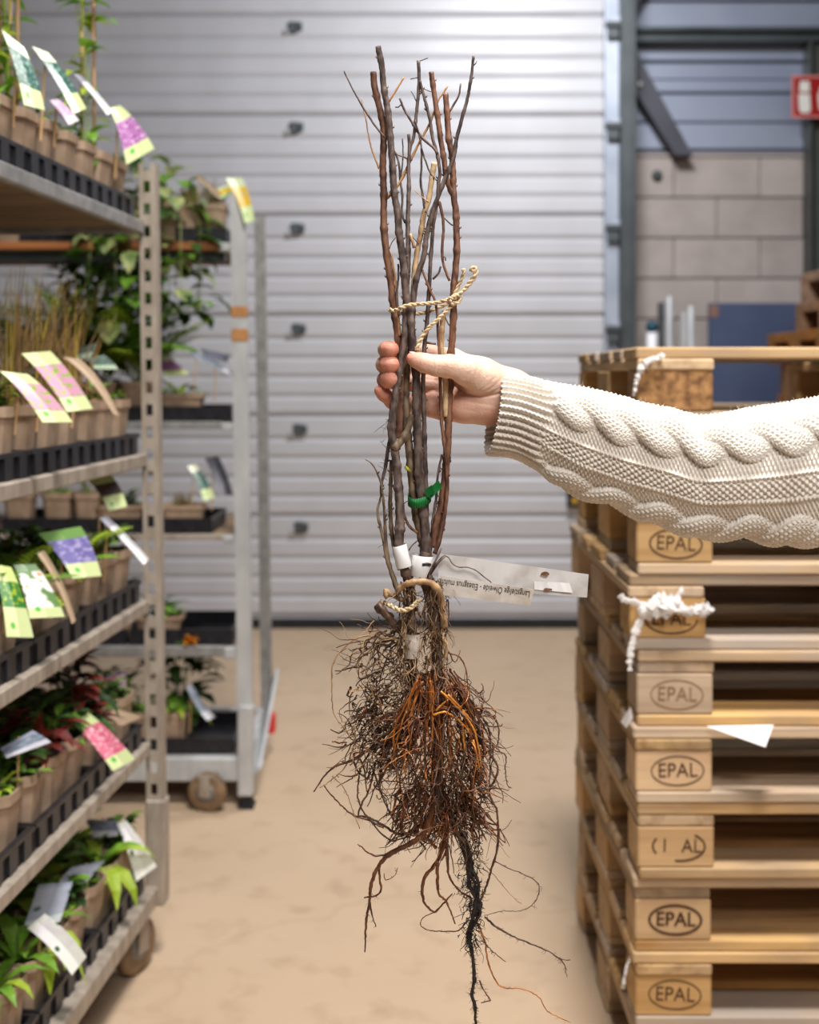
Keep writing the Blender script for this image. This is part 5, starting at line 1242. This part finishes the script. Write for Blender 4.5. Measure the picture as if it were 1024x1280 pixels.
def surface_nets(D, org, h):
    S = D < 0; nx, ny, nz = D.shape
    c = np.zeros((nx-1, ny-1, nz-1), np.int16)
    for i in (0, 1):
        for j in (0, 1):
            for k in (0, 1): c += S[i:nx-1+i, j:ny-1+j, k:nz-1+k]
    act = (c > 0) & (c < 8); idx = -np.ones(act.shape, np.int64); cells = np.argwhere(act); idx[act] = np.arange(len(cells))
    acc = np.zeros((len(cells), 3)); num = np.zeros(len(cells)); I, J, Kk = cells.T
    cor = [(i, j, k) for i in (0, 1) for j in (0, 1) for k in (0, 1)]
    for a in range(8):
        for b in range(a+1, 8):
            pa, pb = cor[a], cor[b]
            if sum(abs(pa[q]-pb[q]) for q in range(3)) != 1: continue
            da = D[I+pa[0], J+pa[1], Kk+pa[2]]; db = D[I+pb[0], J+pb[1], Kk+pb[2]]; cr = (da < 0) != (db < 0)
            t = np.where(cr, da/np.where(cr, da-db, 1), 0)
            pt = np.array(pa)[None] + t[:, None]*(np.array(pb)-np.array(pa))[None]
            acc[cr] += pt[cr]; num[cr] += 1
    verts = (cells + acc/num[:, None])*h + np.array(org)
    quads = []
    for ax in range(3):
        sl0 = [slice(None)]*3; sl1 = [slice(None)]*3; sl0[ax] = slice(0, -1); sl1[ax] = slice(1, None)
        e = S[tuple(sl0)] != S[tuple(sl1)]; E = np.argwhere(e); u, v = [(1, 2), (2, 0), (0, 1)][ax]
        ok = (E[:, u] > 0) & (E[:, v] > 0) & (E[:, u] < D.shape[u]-1) & (E[:, v] < D.shape[v]-1); E = E[ok]
        def g(du, dv):
            q = E.copy(); q[:, u] -= du; q[:, v] -= dv; return idx[q[:, 0], q[:, 1], q[:, 2]]
        Q = np.stack([g(1, 1), g(0, 1), g(0, 0), g(1, 0)], 1)
        flip = S[E[:, 0], E[:, 1], E[:, 2]]; Q[~flip] = Q[~flip][:, ::-1]
        quads.append(Q[(Q >= 0).all(1)])
    return verts, np.vstack(quads)
def np_mesh(name, verts, quads, mats, smooth=True):
    me = bpy.data.meshes.new(name); nv, nq = len(verts), len(quads)
    me.vertices.add(nv); me.vertices.foreach_set('co', np.asarray(verts, np.float32).ravel())
    me.loops.add(nq*4); me.loops.foreach_set('vertex_index', np.asarray(quads, np.int32).ravel())
    me.polygons.add(nq); me.polygons.foreach_set('loop_start', np.arange(0, nq*4, 4, dtype=np.int32)); me.polygons.foreach_set('loop_total', np.full(nq, 4, np.int32))
    me.polygons.foreach_set('use_smooth', np.ones(nq, bool) if smooth else np.zeros(nq, bool))
    for m in mats: me.materials.append(m)
    me.update(calc_edges=True); me.validate(); return me
def to_world(A, org):
    D = HD - A[:, 2]*SP
    return np.stack([(A[:, 0]-512)*D/F - org.x, D - org.y, EYE - (A[:, 1]-HOR)*D/F - org.z], 1)

person = thing('person', 'outstretched arm in a cream cable-knit sweater gripping the bare-root bundle', 'person', V(760, 560, -30))
P0 = person.location.copy()
Dg, og, hg = sdf_hand(); hv, hq = surface_nets(Dg, og, hg)
# light smoothing
nb = np.zeros_like(hv); ct = np.zeros(len(hv))
for it in range(2):
    nb[:] = 0; ct[:] = 0
    for a, b in ((0, 1), (1, 2), (2, 3), (3, 0)):
        np.add.at(nb, hq[:, a], hv[hq[:, b]]); np.add.at(ct, hq[:, a], 1); np.add.at(nb, hq[:, b], hv[hq[:, a]]); np.add.at(ct, hq[:, b], 1)
    hv = hv*.55 + .45*nb/np.maximum(ct, 1)[:, None]
def skin():
    m, nt, b = nodes('skin'); N = nt.nodes; L = nt.links
    at = N.new('ShaderNodeAttribute'); at.attribute_name = 'flush'; tc = N.new('ShaderNodeTexCoord')
    nz = N.new('ShaderNodeTexNoise'); nz.inputs['Scale'].default_value = 90; nz.inputs['Detail'].default_value = 5; L.new(tc.outputs['Object'], nz.inputs['Vector'])
    ad = N.new('ShaderNodeMath'); ad.operation = 'MULTIPLY_ADD'; ad.inputs[1].default_value = 1.0; ad.inputs[2].default_value = -.5; L.new(nz.outputs[0], ad.inputs[0])
    a2 = N.new('ShaderNodeMath'); a2.operation = 'ADD'; a2.use_clamp = True; L.new(at.outputs['Fac'], a2.inputs[0]); L.new(ad.outputs[0], a2.inputs[1])
    r = ramp(nt, [(0, srgb(232,196,174)), (.5, srgb(222,170,148)), (1, srgb(212,142,120))]); L.new(a2.outputs[0], r.inputs[0])
    L.new(r.outputs[0], b.inputs['Base Color']); b.inputs['Roughness'].default_value = .5; b.inputs['Specular IOR Level'].default_value = .35
    b.inputs['Subsurface Weight'].default_value = .08; b.inputs['Subsurface Radius'].default_value = (.004, .002, .0012); b.inputs['Subsurface Scale'].default_value = .6
    v = N.new('ShaderNodeTexNoise'); v.inputs['Scale'].default_value = 420; v.inputs['Detail'].default_value = 3; L.new(tc.outputs['Object'], v.inputs['Vector'])
    bp = N.new('ShaderNodeBump'); bp.inputs['Strength'].default_value = .5; bp.inputs['Distance'].default_value = .001; L.new(v.outputs[0], bp.inputs['Height']); L.new(bp.outputs[0], b.inputs['Normal'])
    return m
me = np_mesh('body', to_world(hv, P0), hq, [skin()])
def near_(c, r): return np.exp(-(((hv - np.array(c))**2).sum(1))/(r*r))
fl_ = .22 + .9*sum(near_(c, 17) for c in ((489,437,8), (489.5,456,9), (488,475,8), (474,488,-4), (488,500,-14))) + .75*near_((516,449,18), 15) + .35*near_((545,510,-15), 26) + .45*near_((622,524,-6), 16) + .3*near_((570,500,-12), 30) - .25*near_((600,470,16), 30)
at = me.attributes.new('flush', 'FLOAT', 'POINT'); at.data.foreach_set('value', np.clip(fl_, 0, 1).astype(np.float32))
body = link('body', me, person); body['label'] = 'bare hand and wrist'
# thumb nail
M_nail = mat('nail', srgb(226,176,158), srgb(234,190,174), (50,50,50), .3)
mb = MB(); n1, n2 = 7, 7
for i in range(n1+1):
    for j in range(n2+1):
        u = i/n1; a = -1.15 + 2.0*j/n2; cx = 511.5 + 15.5*u; cy = 447.2 + 4.6*u; co = 17.5 + 3*u; r_n = 7.2 + 3.6*u**.75 + .5
        wq = math.sqrt(max(.05, 1 - (2*u - 1)**6)); a *= wq
        mb.v.append(tuple(V(cx, cy - r_n*math.cos(a - .1), co + r_n*math.sin(a - .1)*1.0) - P0))
for i in range(n1):
    for j in range(n2):
        a = i*(n2+1) + j; mb.f.append((a, a+1, a+n2+2, a+n2+1)); mb.m.append(0)
mb.obj('thumb_nail', M_nail, body, True)

# ---- knitted sleeve
def sleeve():
    xs = [0, 27, 57, 107, 167, 217, 257, 307, 357, 407, 520, 700, 900]
    cy = [517, 520, 531, 550, 568, 580, 594, 592, 590, 586, 580, 565, 545]
    hh = [53, 51, 56, 69, 73, 73.5, 77, 82, 89, 92, 98, 106, 112]
    of = [-14, -15, -17, -21, -26, -30, -34, -40, -46, -52, -66, -90, -118]
    U = np.concatenate([np.arange(0, 440, .82), np.arange(440, 900, 4.0)])
    def sm(v):
        A = np.interp(U, xs, v); k = np.hanning(61); k /= k.sum(); kk = np.interp(np.arange(0, 900, .82), xs, v)
        kk = np.convolve(np.pad(kk, 30, mode='edge'), k, 'valid'); return np.interp(U, np.arange(0, 900, .82), kk)
    C, H, OF = sm(cy), sm(hh), sm(of)
    nv = 660; TH = np.linspace(-math.pi, math.pi, nv, endpoint=False)
    u = U[:, None]; th = TH[None, :]; deg = np.degrees(th) * np.ones_like(u)
    # slow skew of the columns round the arm, as knitting drifts
    deg = deg + 6*np.sin(u/130.0) - 2
    R = 80.0
    ph = np.mod(deg - 36 + 50.5, 101.0) - 50.5
    def sst(c, r, amp):     # V-shaped stocking stitches
        f = np.abs(np.mod(c, 1) - .5)*2; t = np.mod(r + .75*f, 1)
        return amp*(np.sin(np.pi*t)**.7*(.35 + .65*np.sin(np.pi*np.mod(c, 1))**.5 * 1.0) - .5)
    vpx = np.radians(deg)*R
    # cable: two strands twisting
    cab = np.full_like(deg, -50.0); stc = np.zeros_like(deg)
    flip = np.where((np.floor((deg - 36 + 50.5)/101.0) % 2) == 0, 1, -1)
    for s in (0, math.pi):
        phi = math.pi*u/56.0 + s + .6; vc = 10.5*np.cos(phi)*flip; hgt = 4.2*np.sin(phi)
        q = 1 - ((ph - vc)/14.5)**2; hcan = hgt + 8.5*np.sqrt(np.clip(q, 0, 1)) - 1.0; hcan = np.where(q > 0, hcan, -50)
        slope = (-10.5*np.sin(phi)*flip*math.pi/56.0)*R*math.pi/180
        cc = (ph - vc)*math.pi/180*R/6.8; ss = sst(cc + .5, (u + 0*ph)/5.6, 3.0)
        upd = hcan > cab; cab = np.where(upd, hcan, cab); stc = np.where(upd, ss, stc)
    cab = np.where(cab < -3, -50, cab)
    gap = 2.0*np.sin(2*np.pi*u/5.4 + np.pi*np.floor(vpx/6.5))*np.abs(np.sin(np.pi*vpx/6.5)) - 2.2
    ridge_c = np.exp(-((np.abs(ph) - 39.5)/1.9)**2); ridge = 3.6*ridge_c*(1 + .28*np.sin(2*np.pi*u/6.0))
    inm = 1/(1 + np.exp(-(np.abs(ph) - 42.5)*2.0))
    moss = inm*(2.6*np.sin(2*np.pi*u/9.5)*np.cos(2*np.pi*vpx/8.8) - .8)
    body_ = np.maximum(gap*(1-inm) + ridge + moss, cab + stc)
    # rib cuff
    rb = np.cos(2*np.pi*vpx/14.6 + .7); rib = 3.0*np.sign(rb)*np.abs(rb)**.55 + np.where(rb > 0, sst(vpx/7.3, u/5.6 + 0*vpx, 2.0), .6*np.sin(2*np.pi*u/5.4))
    w_ = 1/(1 + np.exp(-(u - 62 - 6*np.sin(th*3))/4.5)); dsp = rib*(1-w_) + body_*w_
    # soft folds near the elbow and under the arm
    fold = 3.5*np.sin((u + 20*np.sin(th))/26.0)*np.clip((u-40)/80, 0, 1)*np.exp(-((th + 1.5)/.7)**2) - 5*np.exp(-(((u - 262) + 34*(th-.6))/9.0)**2)*np.exp(-((th - .9)/.55)**2) - 2.2*np.exp(-(((u - 258) + 20*(th))/7.0)**2)*np.exp(-((th+.1)/.35)**2)
    nz = 1.4*np.sin(u/37.0 + 2*th)*np.sin(u/23.0 - 3*th + 1.0)
    dsp = dsp + fold + nz
    rimf = np.clip((u - 0)/3.0, 0, 1); dsp = dsp*(.4 + .6*rimf)
    ry = H[:, None] + dsp - 3.0; rz = H[:, None]*.84 + dsp - 3.0
    dyc = np.sin(th)*ry; doc = np.cos(th)*rz
    fade = np.clip(1 - U/170.0, 0, 1)[:, None]
    scal = np.sin(2*np.pi*vpx/7.3)*.9*np.clip(1 - u/4, 0, 1)
    Xp = 617 + U[:, None] + fade*(.16*dyc + .17*doc) + scal
    Yp = C[:, None] - dyc; Op = OF[:, None] + doc
    A = np.stack([Xp, Yp, Op], -1)
    # inner lining ring: fold the cuff back inside
    inner = []
    for k, (du, sc) in enumerate(((0.6, .965), (5, .93), (22, .91), (60, .90))):
        row = A[min(int(du/.82), len(U)-1)].copy(); cen = np.array([0, C[0], OF[0]]); row[:, 1:] = cen[1:] + (A[int(du/.82)][:, 1:] - np.array([C[int(du/.82)], OF[int(du/.82)]]))*sc*1.0 + np.array([C[int(du/.82)] - C[0], OF[int(du/.82)] - OF[0]]); inner.append(row)
    A = np.concatenate([np.array(inner[::-1]), A], 0); nu = A.shape[0]
    end = A[-1].mean(0)
    I = np.arange(nu-1)[:, None]*nv; J = np.arange(nv)[None, :]; J2 = (J+1) % nv
    Q = np.stack([I+J, I+nv+J, I+nv+J2, I+J2], -1).reshape(-1, 4)
    return A, Q, nu, nv
SA, SQ, nu_, nv_ = sleeve()
M_knit = mat('cream_wool', srgb(216,206,194), srgb(230,222,211), (30,30,30), 0.9, 0, 0.5, (900,900,900), spec=.15, dist=.001)
M_knit.node_tree.nodes['Principled BSDF'].inputs['Sheen Weight'].default_value = .25
sv = to_world(SA.reshape(-1, 3), P0)
sme = np_mesh('sweater_sleeve', sv, SQ, [M_knit])
slv = link('sweater_sleeve', sme, person); slv['label'] = 'cream cable-knit sleeve with ribbed cuff'
# closed end of the sleeve at the shoulder
mb = MB(); ringv = [Vector(v) for v in sv[-nv_::11]]
mb.poly(ringv); mb.obj('sleeve_end', M_knit, slv)
# wool fuzz
mb = MB(); rf = random.Random(9)
for k in range(1500):
    i = rf.randrange(6, 540); j = rf.randrange(nv_)
    thj = -math.pi + 2*math.pi*j/nv_
    if math.cos(thj) < -.35: continue
    if rf.random() > .35 + .65*max(0, math.sin(thj)): continue
    p = Vector(sv[(i+4)*nv_ + j]); c = Vector(sv[(i+4)*nv_:(i+5)*nv_:60].mean(0)); d = (p - c).normalized()
    a = d + Vector((rf.uniform(-1, 1), rf.uniform(-.6, .6), rf.uniform(-.6, .6)))*.9; l = rf.uniform(2, 6.5)*SP
    p2 = p + a.normalized()*l; p3 = p2 + Vector((rf.uniform(-1, 1), rf.uniform(-1, 1), rf.uniform(-1, .6)))*l*.6
    mb.tube([p, p2, p3], [.20*SP, .16*SP, .08*SP], 3, 0, False)
fz = mb.obj('wool_fuzz', M_knit, slv, fix=False); fz['kind'] = 'stuff'
